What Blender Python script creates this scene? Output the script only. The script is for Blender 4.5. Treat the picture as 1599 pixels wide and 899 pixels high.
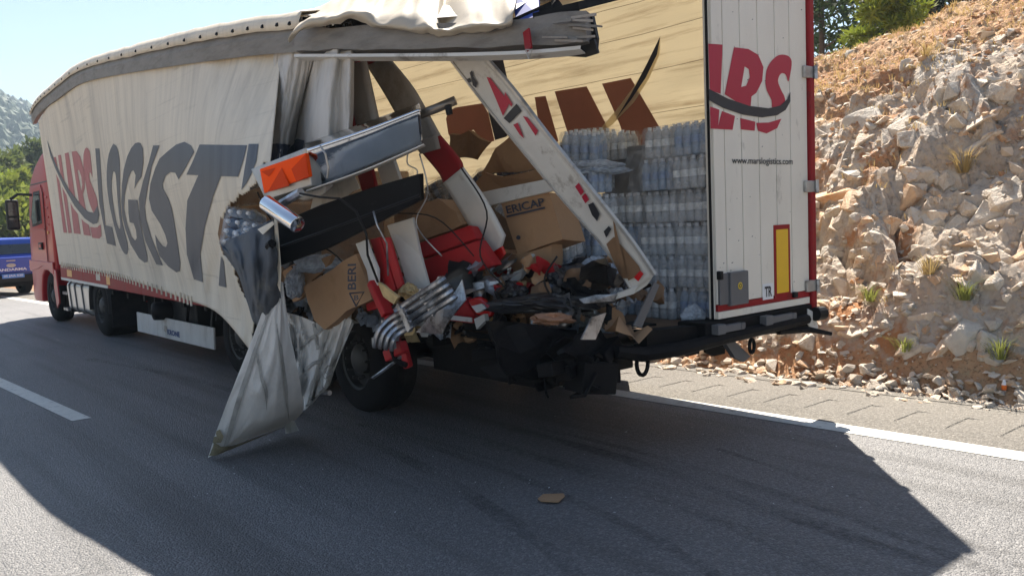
import bpy, bmesh, math, random
import numpy as np
from mathutils import Vector, Matrix, noise
from mathutils.bvhtree import BVHTree
from mathutils.geometry import tessellate_polygon

for o in list(bpy.data.objects): bpy.data.objects.remove(o)
sc = bpy.context.scene
COL = sc.collection
rnd = random.Random(7)

# ---------------------------------------------------------------- camera
CAM = Vector((-4.8729, -3.64343, 1.65708)); YAW, PITCH, ROLL, F = 0.69493, 0.08271, 0.042, 1319.04
fw = Vector((math.sin(YAW)*math.cos(PITCH), math.cos(YAW)*math.cos(PITCH), -math.sin(PITCH)))
rt0 = Vector((math.cos(YAW), -math.sin(YAW), 0)); up0 = rt0.cross(fw)
RT = rt0*math.cos(ROLL) - up0*math.sin(ROLL); UP = up0*math.cos(ROLL) + rt0*math.sin(ROLL); FW = fw
cd = bpy.data.cameras.new('camera'); cam = bpy.data.objects.new('camera', cd); COL.objects.link(cam)
cam.matrix_world = Matrix(((RT.x, UP.x, -FW.x, CAM.x), (RT.y, UP.y, -FW.y, CAM.y), (RT.z, UP.z, -FW.z, CAM.z), (0, 0, 0, 1)))
cd.sensor_width = 36; cd.lens = F/1599*36; cd.clip_end = 6000; cd.clip_start = 0.05
sc.camera = cam

# ---------------------------------------------------------------- sky, sun, exposure
SUN_AZ, SUN_EL = 0.796, 0.953          # azimuth from +Y towards +X, elevation
w = bpy.data.worlds.new('World'); sc.world = w; w.use_nodes = True
nt = w.node_tree; bg = nt.nodes['Background']
sky = nt.nodes.new('ShaderNodeTexSky'); sky.sky_type = 'NISHITA'; sky.sun_disc = False
sky.sun_elevation = SUN_EL; sky.sun_rotation = SUN_AZ; sky.air_density = 1.0; sky.dust_density = 0.4; sky.ozone_density = 1.0
nt.links.new(sky.outputs[0], bg.inputs[0]); bg.inputs[1].default_value = 0.05
sd = bpy.data.lights.new('sun', 'SUN'); sd.energy = 5.0; sd.angle = math.radians(0.5); sd.color = (1.0, 0.915, 0.80)
sun = bpy.data.objects.new('sun', sd); COL.objects.link(sun)
LDIR = Vector((math.sin(SUN_AZ)*math.cos(SUN_EL), math.cos(SUN_AZ)*math.cos(SUN_EL), math.sin(SUN_EL)))
sun.rotation_euler = LDIR.to_track_quat('Z', 'Y').to_euler(); sun.location = LDIR*60
vs = sc.view_settings; vs.view_transform = 'Standard'; vs.look = 'None'; vs.gamma = 1; vs.exposure = 1.62; vs.use_curve_mapping = False
cy = sc.cycles; cy.use_denoising = True; cy.max_bounces = 8; cy.diffuse_bounces = 4; cy.glossy_bounces = 3
cy.transmission_bounces = 4; cy.transparent_max_bounces = 12; cy.caustics_reflective = False; cy.caustics_refractive = False

# ---------------------------------------------------------------- helpers
def ray(u, v): return FW + RT*((u-799.5)/F) - UP*((v-449.5)/F)
def at(u, v, x=None, y=None, z=None):
    """the point of the place seen at photo position (u, v) on the plane x=, y= or z="""
    d = ray(u, v)
    if x is not None: t = (x-CAM.x)/d.x
    elif y is not None: t = (y-CAM.y)/d.y
    else: t = (z-CAM.z)/d.z
    return CAM + d*t
def A(*pts): return [at(u, v, x=x) for (u, v, x) in pts]
def topx(P):
    d = P-CAM; k = d.dot(FW); return (799.5+F*d.dot(RT)/k, 449.5-F*d.dot(UP)/k)

def props(o, label=None, cat=None, group=None, kind=None):
    if label: o['label'] = label
    if cat: o['category'] = cat
    if group: o['group'] = group
    if kind: o['kind'] = kind
    return o
def mesh(name, verts, faces, m=None, parent=None, smooth=False, bevel=0, solid=0, sub=0, **kw):
    me = bpy.data.meshes.new(name); me.from_pydata([tuple(v) for v in verts], [], [tuple(f) for f in faces]); me.validate(); me.update()
    return link(name, me, m, parent, smooth, bevel, solid, sub, **kw)
def link(name, me, m=None, parent=None, smooth=False, bevel=0, solid=0, sub=0, label=None, cat=None, group=None, kind=None):
    o = bpy.data.objects.new(name, me); COL.objects.link(o)
    if m is not None and not me.materials:
        for q in (m if isinstance(m, (list, tuple)) else [m]): me.materials.append(q)
    if smooth: me.polygons.foreach_set('use_smooth', [True]*len(me.polygons))
    if parent is not None: setparent(o, parent)
    if solid:
        md = o.modifiers.new('solid', 'SOLIDIFY'); md.thickness = solid; md.offset = 0
    if sub:
        md = o.modifiers.new('sub', 'SUBSURF'); md.levels = md.render_levels = sub
    if bevel:
        md = o.modifiers.new('bevel', 'BEVEL'); md.width = bevel; md.segments = 2; md.limit_method = 'ANGLE'; md.angle_limit = .6
    return props(o, label, cat, group, kind)
def world_of(p):
    M = Matrix.Identity(4)
    while p is not None:
        M = p.matrix_parent_inverse @ Matrix.Identity(4) if False else M
        L = Matrix.LocRotScale(p.location, p.rotation_euler, p.scale)
        M = (p.matrix_parent_inverse @ L) @ M if p.parent else L @ M
        p = p.parent
    return M
def setparent(o, p):
    o.parent = p; o.matrix_parent_inverse = world_of(p).inverted()
def thing(name, label, cat, loc=(0, 0, 0), group=None):
    o = bpy.data.objects.new(name, None); COL.objects.link(o); o.location = loc; o.empty_display_size = .2
    return props(o, label, cat, group)
def copy_tree(o, parent=None, M=None):
    """copy of a thing with copies of its parts; M moves the copy in the world (top level only)"""
    c = o.copy(); COL.objects.link(c)
    if parent is not None: c.parent = parent
    for ch in o.children: copy_tree(ch, c)
    return c

class MB:
    def __init__(s): s.v = []; s.f = []
    def add(s, v, f):
        n = len(s.v); s.v += [Vector(q) for q in v]; s.f += [tuple(i+n for i in g) for g in f]; return s
    def box(s, c, d, rot=None):
        c = Vector(c); pts = [Vector((sx*d[0]/2, sy*d[1]/2, sz*d[2]/2)) for sx in (-1, 1) for sy in (-1, 1) for sz in (-1, 1)]
        if rot is not None: pts = [rot @ q for q in pts]
        return s.add([c+q for q in pts], BOXF)
    def b2(s, lo, hi): return s.box([(a+b)/2 for a, b in zip(lo, hi)], [b-a for a, b in zip(lo, hi)])
    def bar(s, a, b, w_, h_, ref=(0, 0, 1)):
        a, b = Vector(a), Vector(b); d = (b-a); L = d.length; d.normalize(); r = Vector(ref)
        sx = d.cross(r); sx.normalize(); sz = sx.cross(d)
        return s.add([p+sx*(i*w_/2)+sz*(j*h_/2) for p in (a, b) for i in (-1, 1) for j in (-1, 1)], BOXF)
    def tube(s, path, r, n=8, cap=True):
        path = [Vector(q) for q in path]; rs = r if isinstance(r, (list, tuple)) else [r]*len(path); N = len(path); base = len(s.v)
        prev = None
        for i, q in enumerate(path):
            d = (path[min(i+1, N-1)]-path[max(i-1, 0)]).normalized()
            a = prev if prev is not None else Vector((0, 0, 1) if abs(d.z) < .9 else (1, 0, 0))
            x = d.cross(a).normalized(); y = x.cross(d); prev = y
            for k in range(n):
                t = 2*math.pi*k/n; s.v.append(q+(x*math.cos(t)+y*math.sin(t))*rs[i])
        for i in range(N-1):
            for k in range(n):
                k2 = (k+1) % n; s.f.append((base+i*n+k, base+i*n+k2, base+(i+1)*n+k2, base+(i+1)*n+k))
        if cap:
            s.f.append(tuple(base+k for k in range(n))[::-1]); s.f.append(tuple(base+(N-1)*n+k for k in range(n)))
        return s
    def lathe(s, prof, c=(0, 0, 0), axis='x', n=32, cap=False):
        """prof: (radius, along axis)"""
        base = len(s.v); c = Vector(c)
        for (r, h) in prof:
            for k in range(n):
                t = 2*math.pi*k/n; p, q = r*math.cos(t), r*math.sin(t)
                s.v.append(c+Vector({'x': (h, p, q), 'y': (p, h, q), 'z': (p, q, h)}[axis]))
        for i in range(len(prof)-1):
            for k in range(n):
                k2 = (k+1) % n; s.f.append((base+i*n+k, base+i*n+k2, base+(i+1)*n+k2, base+(i+1)*n+k))
        if cap:
            s.f.append(tuple(base+k for k in range(n))[::-1]); e = base+(len(prof)-1)*n; s.f.append(tuple(e+k for k in range(n)))
        return s
    def prism(s, poly, d):
        """poly: list of 3D points (roughly planar), extruded along d"""
        n = len(poly); poly = [Vector(q) for q in poly]; d = Vector(d)
        return s.add(poly+[q+d for q in poly], [tuple(range(n))[::-1], tuple(range(n, 2*n))]+[(i, (i+1) % n, n+(i+1) % n, n+i) for i in range(n)])
    def slab(s, poly, t):
        poly = [Vector(q) for q in poly]; nrm = Vector((0, 0, 0)); c = sum(poly, Vector())/len(poly)
        for i in range(len(poly)): nrm += (poly[i]-c).cross(poly[(i+1) % len(poly)]-c)
        nrm.normalize()
        if nrm.dot(CAM-c) > 0: nrm = -nrm
        return s.prism(poly, nrm*t)
    def grid(s, rows):
        n = len(s.v); R_, C_ = len(rows), len(rows[0])
        for r in rows: s.v += [Vector(q) for q in r]
        s.f += [(n+i*C_+j, n+i*C_+j+1, n+(i+1)*C_+j+1, n+(i+1)*C_+j) for i in range(R_-1) for j in range(C_-1)]
        return s
    def build(s, name, m=None, parent=None, fix=True, **kw):
        o = mesh(name, s.v, s.f, m, parent, **kw)
        if fix:
            b = bmesh.new(); b.from_mesh(o.data); bmesh.ops.recalc_face_normals(b, faces=b.faces); b.to_mesh(o.data); b.free()
            if kw.get('smooth'): o.data.polygons.foreach_set('use_smooth', [True]*len(o.data.polygons))
        return o
BOXF = [(0, 1, 3, 2), (4, 6, 7, 5), (0, 4, 5, 1), (2, 3, 7, 6), (0, 2, 6, 4), (1, 5, 7, 3)]

def spline(pts, n):
    """Catmull-Rom through tuples of equal length, n samples per span"""
    P = [np.array(q, float) for q in pts]; out = []
    for i in range(len(P)-1):
        a, b, c, d = P[max(i-1, 0)], P[i], P[i+1], P[min(i+2, len(P)-1)]
        for k in range(n):
            t = k/n
            out.append(.5*((2*b)+(-a+c)*t+(2*a-5*b+4*c-d)*t*t+(-a+3*b-3*c+d)*t**3))
    out.append(P[-1]); return out
def inpoly(u, v, poly):
    c = False; j = len(poly)-1
    for i in range(len(poly)):
        (xi, yi), (xj, yj) = poly[i], poly[j]
        if (yi > v) != (yj > v) and u < (xj-xi)*(v-yi)/(yj-yi)+xi: c = not c
        j = i
    return c
def fbm(p, o=4): return noise.fractal(p, 1.0, 2.0, o)

# ---------------------------------------------------------------- materials
MATS = {}
def pm(name, col, rough=.6, metal=0, var=.12, scale=6, bump=0, bscale=60, dirt=None, dscale=3, dlow=.5, dhigh=.75, coat=0, spec=.5, stretch=None, transl=0, alpha=1, crease=0, cscale=3):
    """procedural paint / stone / cloth: base colour broken up by noise, a dirt layer with a shape of its own, fine relief"""
    m = bpy.data.materials.new(name); m.use_nodes = True; t = m.node_tree; b = t.nodes['Principled BSDF']
    N, L = t.nodes.new, t.links.new
    tc = N('ShaderNodeTexCoord'); src = tc.outputs['Object']
    if stretch:
        mp = N('ShaderNodeMapping'); mp.inputs['Scale'].default_value = stretch; L(src, mp.inputs[0]); src = mp.outputs[0]
    n1 = N('ShaderNodeTexNoise'); n1.inputs['Scale'].default_value = scale; n1.inputs['Detail'].default_value = 6; n1.inputs['Roughness'].default_value = .65; L(src, n1.inputs['Vector'])
    r1 = N('ShaderNodeValToRGB'); e = r1.color_ramp.elements
    e[0].position = .3; e[1].position = .7
    e[0].color = tuple(max(0, c*(1-var)) for c in col)+(1,); e[1].color = tuple(min(1, c*(1+var)) for c in col)+(1,)
    L(n1.outputs[0], r1.inputs[0]); out = r1.outputs[0]
    if dirt:
        n2 = N('ShaderNodeTexNoise'); n2.inputs['Scale'].default_value = dscale; n2.inputs['Detail'].default_value = 8; n2.inputs['Roughness'].default_value = .7; L(src, n2.inputs['Vector'])
        mr = N('ShaderNodeMapRange'); mr.inputs[1].default_value = dlow; mr.inputs[2].default_value = dhigh; L(n2.outputs[0], mr.inputs[0])
        mx = N('ShaderNodeMix'); mx.data_type = 'RGBA'; L(mr.outputs[0], mx.inputs[0]); L(out, mx.inputs[6]); mx.inputs[7].default_value = tuple(dirt)+(1,); out = mx.outputs[2]
    L(out, b.inputs['Base Color'])
    b.inputs['Roughness'].default_value = rough; b.inputs['Metallic'].default_value = metal
    b.inputs['Coat Weight'].default_value = coat; b.inputs['Coat Roughness'].default_value = .1; b.inputs['Specular IOR Level'].default_value = spec
    b.inputs['Alpha'].default_value = alpha
    if rough < .95 and not coat:
        rr = N('ShaderNodeMapRange'); rr.inputs[3].default_value = max(.02, rough*.8); rr.inputs[4].default_value = min(1, rough*1.2); L(n1.outputs[0], rr.inputs[0]); L(rr.outputs[0], b.inputs['Roughness'])
    if crease:
        vo = N('ShaderNodeTexVoronoi'); vo.inputs['Scale'].default_value = cscale; nd = N('ShaderNodeTexNoise'); nd.inputs['Scale'].default_value = cscale*.6; L(tc.outputs['Object'], nd.inputs['Vector']); mv = N('ShaderNodeMix'); mv.data_type = 'VECTOR'; mv.inputs[0].default_value = .35; L(src, mv.inputs[4]); L(nd.outputs['Color'], mv.inputs[5]); L(mv.outputs[1], vo.inputs['Vector'])
        bp0 = N('ShaderNodeBump'); bp0.inputs['Strength'].default_value = crease; bp0.inputs['Distance'].default_value = .08; L(vo.outputs['Distance'], bp0.inputs['Height']); L(bp0.outputs[0], b.inputs['Normal'])
    if bump:
        n3 = N('ShaderNodeTexNoise'); n3.inputs['Scale'].default_value = bscale; n3.inputs['Detail'].default_value = 5; L(src, n3.inputs['Vector'])
        bp = N('ShaderNodeBump'); bp.inputs['Strength'].default_value = bump; bp.inputs['Distance'].default_value = .02; L(n3.outputs[0], bp.inputs['Height']); L(bp.outputs[0], b.inputs['Normal'])
        if crease: L(bp0.outputs[0], bp.inputs['Normal'])
    if transl:
        tl = N('ShaderNodeBsdfTranslucent'); L(out, tl.inputs[0]); ms = N('ShaderNodeMixShader'); ms.inputs[0].default_value = transl
        L(b.outputs[0], ms.inputs[1]); L(tl.outputs[0], ms.inputs[2]); L(ms.outputs[0], t.nodes['Material Output'].inputs[0])
    MATS[name] = m; return m
# ---------------------------------------------------------------- setting: ground, road, shoulder, hillside, mountain
RH = math.tan(-0.0591); XE = 0.870
def xline(y): return XE+RH*y
def road_mat(name, c0, c1, stone, bump, agg=.5, track=None):
    m = bpy.data.materials.new(name); m.use_nodes = True; t = m.node_tree; b = t.nodes['Principled BSDF']; N, L = t.nodes.new, t.links.new
    tc = N('ShaderNodeTexCoord'); O = tc.outputs['Object']
    v = N('ShaderNodeTexVoronoi'); v.inputs['Scale'].default_value = 95; L(O, v.inputs['Vector'])          # aggregate
    n = N('ShaderNodeTexNoise'); n.inputs['Scale'].default_value = .7; n.inputs['Detail'].default_value = 7; L(O, n.inputs['Vector'])
    n2 = N('ShaderNodeTexNoise'); n2.inputs['Scale'].default_value = 34; n2.inputs['Detail'].default_value = 4; L(O, n2.inputs['Vector'])
    r = N('ShaderNodeValToRGB'); r.color_ramp.elements[0].position = .3; r.color_ramp.elements[1].position = .72
    r.color_ramp.elements[0].color = c0+(1,); r.color_ramp.elements[1].color = c1+(1,); L(n.outputs[0], r.inputs[0])
    sp = N('ShaderNodeSeparateColor'); L(v.outputs['Color'], sp.inputs[0])
    mr = N('ShaderNodeMapRange'); mr.inputs[1].default_value = .55; mr.inputs[2].default_value = 1; mr.inputs[4].default_value = agg; L(sp.outputs[0], mr.inputs[0])
    mx = N('ShaderNodeMix'); mx.data_type = 'RGBA'; L(mr.outputs[0], mx.inputs[0]); L(r.outputs[0], mx.inputs[6]); mx.inputs[7].default_value = stone+(1,)
    mr2 = N('ShaderNodeMapRange'); mr2.inputs[1].default_value = .35; mr2.inputs[2].default_value = .65; mr2.inputs[3].default_value = .80; mr2.inputs[4].default_value = 1.14; L(n2.outputs[0], mr2.inputs[0])
    mm = N('ShaderNodeMix'); mm.data_type = 'RGBA'; mm.blend_type = 'MULTIPLY'; mm.inputs[0].default_value = 1; L(mx.outputs[2], mm.inputs[6]); L(mr2.outputs[0], mm.inputs[7])
    out = mm.outputs[2]
    if track:   # long dark tyre marks along the lane
        mp = N('ShaderNodeMapping'); mp.inputs['Rotation'].default_value = (0, 0, track[0]); mp.inputs['Scale'].default_value = (track[1], .09, 1); L(O, mp.inputs[0])
        n4 = N('ShaderNodeTexNoise'); n4.inputs['Scale'].default_value = 1.6; n4.inputs['Detail'].default_value = 5; L(mp.outputs[0], n4.inputs['Vector'])
        m4 = N('ShaderNodeMapRange'); m4.inputs[1].default_value = .5; m4.inputs[2].default_value = .68; m4.inputs[3].default_value = 1; m4.inputs[4].default_value = .6; L(n4.outputs[0], m4.inputs[0])
        m5 = N('ShaderNodeMix'); m5.data_type = 'RGBA'; m5.blend_type = 'MULTIPLY'; m5.inputs[0].default_value = 1; L(out, m5.inputs[6]); L(m4.outputs[0], m5.inputs[7]); out = m5.outputs[2]
    L(out, b.inputs['Base Color']); b.inputs['Roughness'].default_value = .58 if track else .85; b.inputs['Specular IOR Level'].default_value = .7 if track else .3
    ad = N('ShaderNodeMath'); ad.operation = 'ADD'; L(v.outputs['Distance'], ad.inputs[0]); L(n2.outputs[0], ad.inputs[1])
    bp = N('ShaderNodeBump'); bp.inputs['Strength'].default_value = bump; bp.inputs['Distance'].default_value = .012; bp.invert = True; L(ad.outputs[0], bp.inputs['Height']); L(bp.outputs[0], b.inputs['Normal'])
    MATS[name] = m; return m
M_asph = road_mat('asphalt', (.094, .095, .099), (.132, .132, .135), (.32, .31, .30), .8, .45, (.0591, 2.2))
M_shld = road_mat('shoulder_chippings', (.140, .130, .115), (.182, .168, .146), (.30, .28, .25), .8, .55)
M_line = pm('road_paint', (.62, .61, .56), .7, var=.12, scale=9, bump=.3, bscale=120, dirt=(.2, .19, .18), dscale=14, dlow=.56, dhigh=.72)
M_earth = pm('dry_earth', (.34, .25, .16), .95, var=.25, scale=.5, bump=.3, bscale=8)

g = mesh('ground', [(-3000, -3000, -.06), (3000, -3000, -.06), (3000, 3000, -.06), (-3000, 3000, -.06)], [(0, 1, 2, 3)], M_earth, kind='structure')
def strip(name, xo0, xo1, y0, y1, z, m, parent=None, kind='structure', n=1):
    V = []; Fc = []
    for i in range(n+1):
        y = y0+(y1-y0)*i/n; V += [(xline(y)+xo0, y, z), (xline(y)+xo1, y, z)]
    Fc = [(2*i, 2*i+1, 2*i+3, 2*i+2) for i in range(n)]
    return mesh(name, V, Fc, m, parent, kind=kind)
strip('road', -11.5, .02, -40, 320, 0, M_asph)
# shoulder with milled rumble grooves
V = []; Fc = []
xs = [.02, .34, .345, .74, .745, 1.9]
ys = []
y = -8.0
while y < 12: ys += [(y, 0), (y+.11, -.007), (y+.118, -.007), (y+.126, 0)]; y += .36
ys = [(-40, 0)]+ys+[(320, 0)]
for (y, dz) in ys:
    for k, x in enumerate(xs): V.append((xline(y)+x, y, (.006 if k == 0 else .03)+(dz if k in (2, 3) else 0)))
# groove ends are stepped: duplicate the middle band
Fc = [(6*i+k, 6*i+k+1, 6*i+k+7, 6*i+k+6) for i in range(len(ys)-1) for k in range(5)]
mesh('shoulder', V, Fc, M_shld, kind='structure')
el = strip('edge_line', -.09, .09, -40, 320, .013, M_line, n=60)
for i, v in enumerate(el.data.vertices): v.co.z = .004 if i % 2 == 0 else .0128
rd = 0
for k in range(-2, 20):
    y0 = 4.68+k*12.0
    strip('lane_dash', -3.666-.08, -3.666+.08, y0, y0+4.5, .004, M_line)
strip('median_edge_line', -7.5, -7.34, -40, 320, .004, M_line)

# tyre marks smeared across the lane
def mark_mat():
    m = bpy.data.materials.new('tyre_mark'); m.use_nodes = True; t = m.node_tree; N, L = t.nodes.new, t.links.new; b = t.nodes['Principled BSDF']; b.inputs['Base Color'].default_value = (.03, .03, .032, 1); b.inputs['Roughness'].default_value = .8
    tc = N('ShaderNodeTexCoord'); n = N('ShaderNodeTexNoise'); n.inputs['Scale'].default_value = 18; n.inputs['Detail'].default_value = 6; L(tc.outputs['Object'], n.inputs['Vector']); n2 = N('ShaderNodeTexNoise'); n2.inputs['Scale'].default_value = 1.3; L(tc.outputs['Object'], n2.inputs['Vector'])
    mu = N('ShaderNodeMath'); mu.operation = 'MULTIPLY'; L(n.outputs[0], mu.inputs[0]); L(n2.outputs[0], mu.inputs[1]); r = N('ShaderNodeMapRange'); r.inputs[1].default_value = .16; r.inputs[2].default_value = .42; r.inputs[4].default_value = .34; L(mu.outputs[0], r.inputs[0])
    tr = N('ShaderNodeBsdfTransparent'); ms = N('ShaderNodeMixShader'); L(r.outputs[0], ms.inputs[0]); L(tr.outputs[0], ms.inputs[1]); L(b.outputs[0], ms.inputs[2]); L(ms.outputs[0], t.nodes['Material Output'].inputs[0]); return m
M_mark = mark_mat()
for pts, w_ in (([(800, 668), (960, 712), (1150, 775), (1330, 838), (1480, 890)], .16), ([(830, 664), (1010, 708), (1210, 768), (1400, 835), (1560, 895)], .09), ([(760, 690), (930, 742), (1120, 812), (1300, 895)], .13), ([(560, 660), (800, 740), (1000, 830), (1120, 899)], .10), ([(140, 560), (330, 600), (600, 700), (820, 830), (900, 899)], .14), ([(1120, 700), (1300, 760), (1500, 840), (1599, 885)], .07)):
    q = [at(u, v, z=.0025) for u, v in pts]; S_ = [Vector(tuple(c)) for c in spline([tuple(c) for c in q], 10)]; rows = []
    for i, c in enumerate(S_):
        d = (S_[min(i+1, len(S_)-1)]-S_[max(i-1, 0)]).normalized(); n_ = Vector((-d.y, d.x, 0)); k = w_/2*.8*(.6+.5*noise.noise(Vector((i*.3, w_*9, 0)))+.4); rows.append([c-n_*k, c+n_*k])
    MB().grid(rows).build('tyre_mark', M_mark, kind='structure')
# hillside
def hbase(y): return 2.12+RH*y
def sstep(a, b, x):
    t = min(1, max(0, (x-a)/(b-a))); return t*t*(3-2*t)
def hill(x, y, fine=True):
    d = x-hbase(y)-.25*noise.noise(Vector((y*.35, 3, 0)))
    if d < 0: return .0 if d > -.4 else -.02
    crest = 4.62-.18*max(-6, min(9, y))+.35*noise.noise(Vector((y*.13, 7, 0)))
    D = 6.4
    s = d/D
    prof = .02+.30*sstep(0, .1, s)*s*2.2+.78*sstep(.02, .42, s)*min(s*1.3, 1)**.9
    z = crest*min(1.0, max(0, (.16*sstep(0, .12, s)+.46*sstep(.06, .5, s)+.38*sstep(.3, 1.05, s))))
    if s > 1: z += (d-D)*.10
    a = sstep(.1, .9, d)
    p = Vector((x, y, 0))
    z += a*(.26*noise.noise(p*.55+Vector((5, 1, 2)))+.16*noise.noise(p*1.3))
    if fine:
        rk = sstep(.03, .14, s)*(1-sstep(.42, .68, s+.2*noise.noise(p*.6)))            # broken rock band
        w_ = Vector((noise.noise(p*1.7), noise.noise(p*1.7+Vector((9, 0, 0))), 0))*.25
        for k_, amp, cr in ((.95, .50, .16), (2.4, .24, .09), (5.2, .08, .03)):
            q = (p+w_)*k_; q.y *= .8; q.z = 0
            d_, pt = noise.voronoi(q); e_ = d_[1]-d_[0]
            tilt = (q-pt[0]).dot(Vector((noise.noise(pt[0]*5.3), noise.noise(pt[0]*5.3+Vector((0, 7, 0))), 0)))
            z += a*rk*(amp*(noise.noise(pt[0]*9.7+Vector((3, 3, 3)))+.9*tilt)-cr*(1-sstep(0, .16, e_)))
        so = sstep(.35, .7, s)
        z += a*(.030+.03*so)*noise.noise(p*6)+a*(.018+.035*so)*noise.noise(p*14)+a*so*.022*noise.noise(p*27)
    return z
def hill_mat():
    m = bpy.data.materials.new('hill_soil_and_rock'); m.use_nodes = True; t = m.node_tree; b = t.nodes['Principled BSDF']; N, L = t.nodes.new, t.links.new
    tc = N('ShaderNodeTexCoord'); O = tc.outputs['Object']
    def nz(sc_, d=8, r=.65):
        n = N('ShaderNodeTexNoise'); n.inputs['Scale'].default_value = sc_; n.inputs['Detail'].default_value = d; n.inputs['Roughness'].default_value = r; L(O, n.inputs['Vector']); return n.outputs[0]
    def mix(f, a, c):
        x = N('ShaderNodeMix'); x.data_type = 'RGBA'; L(f, x.inputs[0])
        for s_, q in ((6, a), (7, c)):
            if isinstance(q, tuple): x.inputs[s_].default_value = q+(1,)
            else: L(q, x.inputs[s_])
        return x.outputs[2]
    def rng(f, a, c, lo=0, hi=1):
        q = N('ShaderNodeMapRange'); q.inputs[1].default_value = a; q.inputs[2].default_value = c; q.inputs[3].default_value = lo; q.inputs[4].default_value = hi; L(f, q.inputs[0]); return q.outputs[0]
    soil = mix(rng(nz(1.1), .38, .62), (.43, .22, .115), (.50, .325, .19))
    soil = mix(rng(nz(13), .52, .66), soil, (.40, .31, .19)); soil = mix(rng(nz(30), .52, .64), soil, (.24, .145, .085))
    v = N('ShaderNodeTexVoronoi'); v.inputs['Scale'].default_value = 16; L(O, v.inputs['Vector'])
    v2 = N('ShaderNodeTexVoronoi'); v2.inputs['Scale'].default_value = 5.5; L(O, v2.inputs['Vector'])
    sp = N('ShaderNodeSeparateColor'); L(v.outputs['Color'], sp.inputs[0])
    
    rock = mix(rng(nz(2.2), .4, .66), (.50, .455, .40), (.53, .41, .30))
    rock = mix(rng(nz(14), .5, .7), rock, (.29, .25, .21))
    rock = mix(rng(nz(1.3, 5), .57, .66), rock, (.42, .21, .10))
    at_ = N('ShaderNodeAttribute'); at_.attribute_name = 'rocky'
    f = N('ShaderNodeMath'); f.operation = 'ADD'; L(at_.outputs['Fac'], f.inputs[0]); L(rng(nz(3.5), .3, .7, -.35, .35), f.inputs[1])
    L(mix(rng(f.outputs[0], .42, .58), soil, rock), b.inputs['Base Color']); b.inputs['Roughness'].default_value = .95; b.inputs['Specular IOR Level'].default_value = .2
    bp = N('ShaderNodeBump'); bp.inputs['Strength'].default_value = .9; bp.inputs['Distance'].default_value = .05
    a1 = N('ShaderNodeMath'); a1.operation = 'MULTIPLY_ADD'; L(v.outputs['Distance'], a1.inputs[0]); a1.inputs[1].default_value = -.7; L(nz(11, 9, .75), a1.inputs[2]); L(a1.outputs[0], bp.inputs['Height']); L(bp.outputs[0], b.inputs['Normal'])
    MATS['hill'] = m; return m
M_hill = hill_mat()
NX, NY = 190, 400
xs_ = [(-.25+9.5*(i/NX)**1.15) for i in range(NX+1)]
ys_ = [-10+24*(j/NY) for j in range(NY+1)]
V = []; RK = []
for yy in ys_:
    for dx in xs_:
        x = hbase(yy)+dx; z = hill(x, yy); V.append((x, yy, z+.005))
        s = dx/6.4
        RK.append(max(0, min(1, (sstep(.02, .09, s)*(.95-.95*sstep(.40, .62, s+.25*noise.noise(Vector((yy*.5, dx*.5, 4)))))))))
Fc = [(j*(NX+1)+i, j*(NX+1)+i+1, (j+1)*(NX+1)+i+1, (j+1)*(NX+1)+i) for j in range(NY) for i in range(NX)]
hs = mesh('hillside', V, Fc, M_hill, smooth=False, kind='structure')
at_ = hs.data.attributes.new('rocky', 'FLOAT', 'POINT'); at_.data.foreach_set('value', RK)
hs_bvh = BVHTree.FromPolygons([Vector(q) for q in V], Fc)
# coarse continuation of the bank ahead, behind the camera and inland
def coarse(name, X0, X1, Y0, Y1, nx, ny):
    V = []
    for j in range(ny+1):
        for i in range(nx+1):
            y = Y0+(Y1-Y0)*j/ny; x = hbase(y)+X0+(X1-X0)*i/nx; V.append((x, y, hill(x, y, False)-(.0 if X0 < 1 else .12)))
    m = mesh(name, V, [(j*(nx+1)+i, j*(nx+1)+i+1, (j+1)*(nx+1)+i+1, (j+1)*(nx+1)+i) for j in range(ny) for i in range(nx)], M_hill, smooth=True, kind='structure')
    a_ = m.data.attributes.new('rocky', 'FLOAT', 'POINT'); a_.data.foreach_set('value', [.3]*len(V)); return m
coarse('bank_ahead', -.25, 40, 14, 130, 60, 110)
coarse('bank_inland', 9.25, 45, -30, 14, 30, 40)
coarse('bank_behind', -.25, 9.25, -30, -10, 40, 60)

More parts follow.
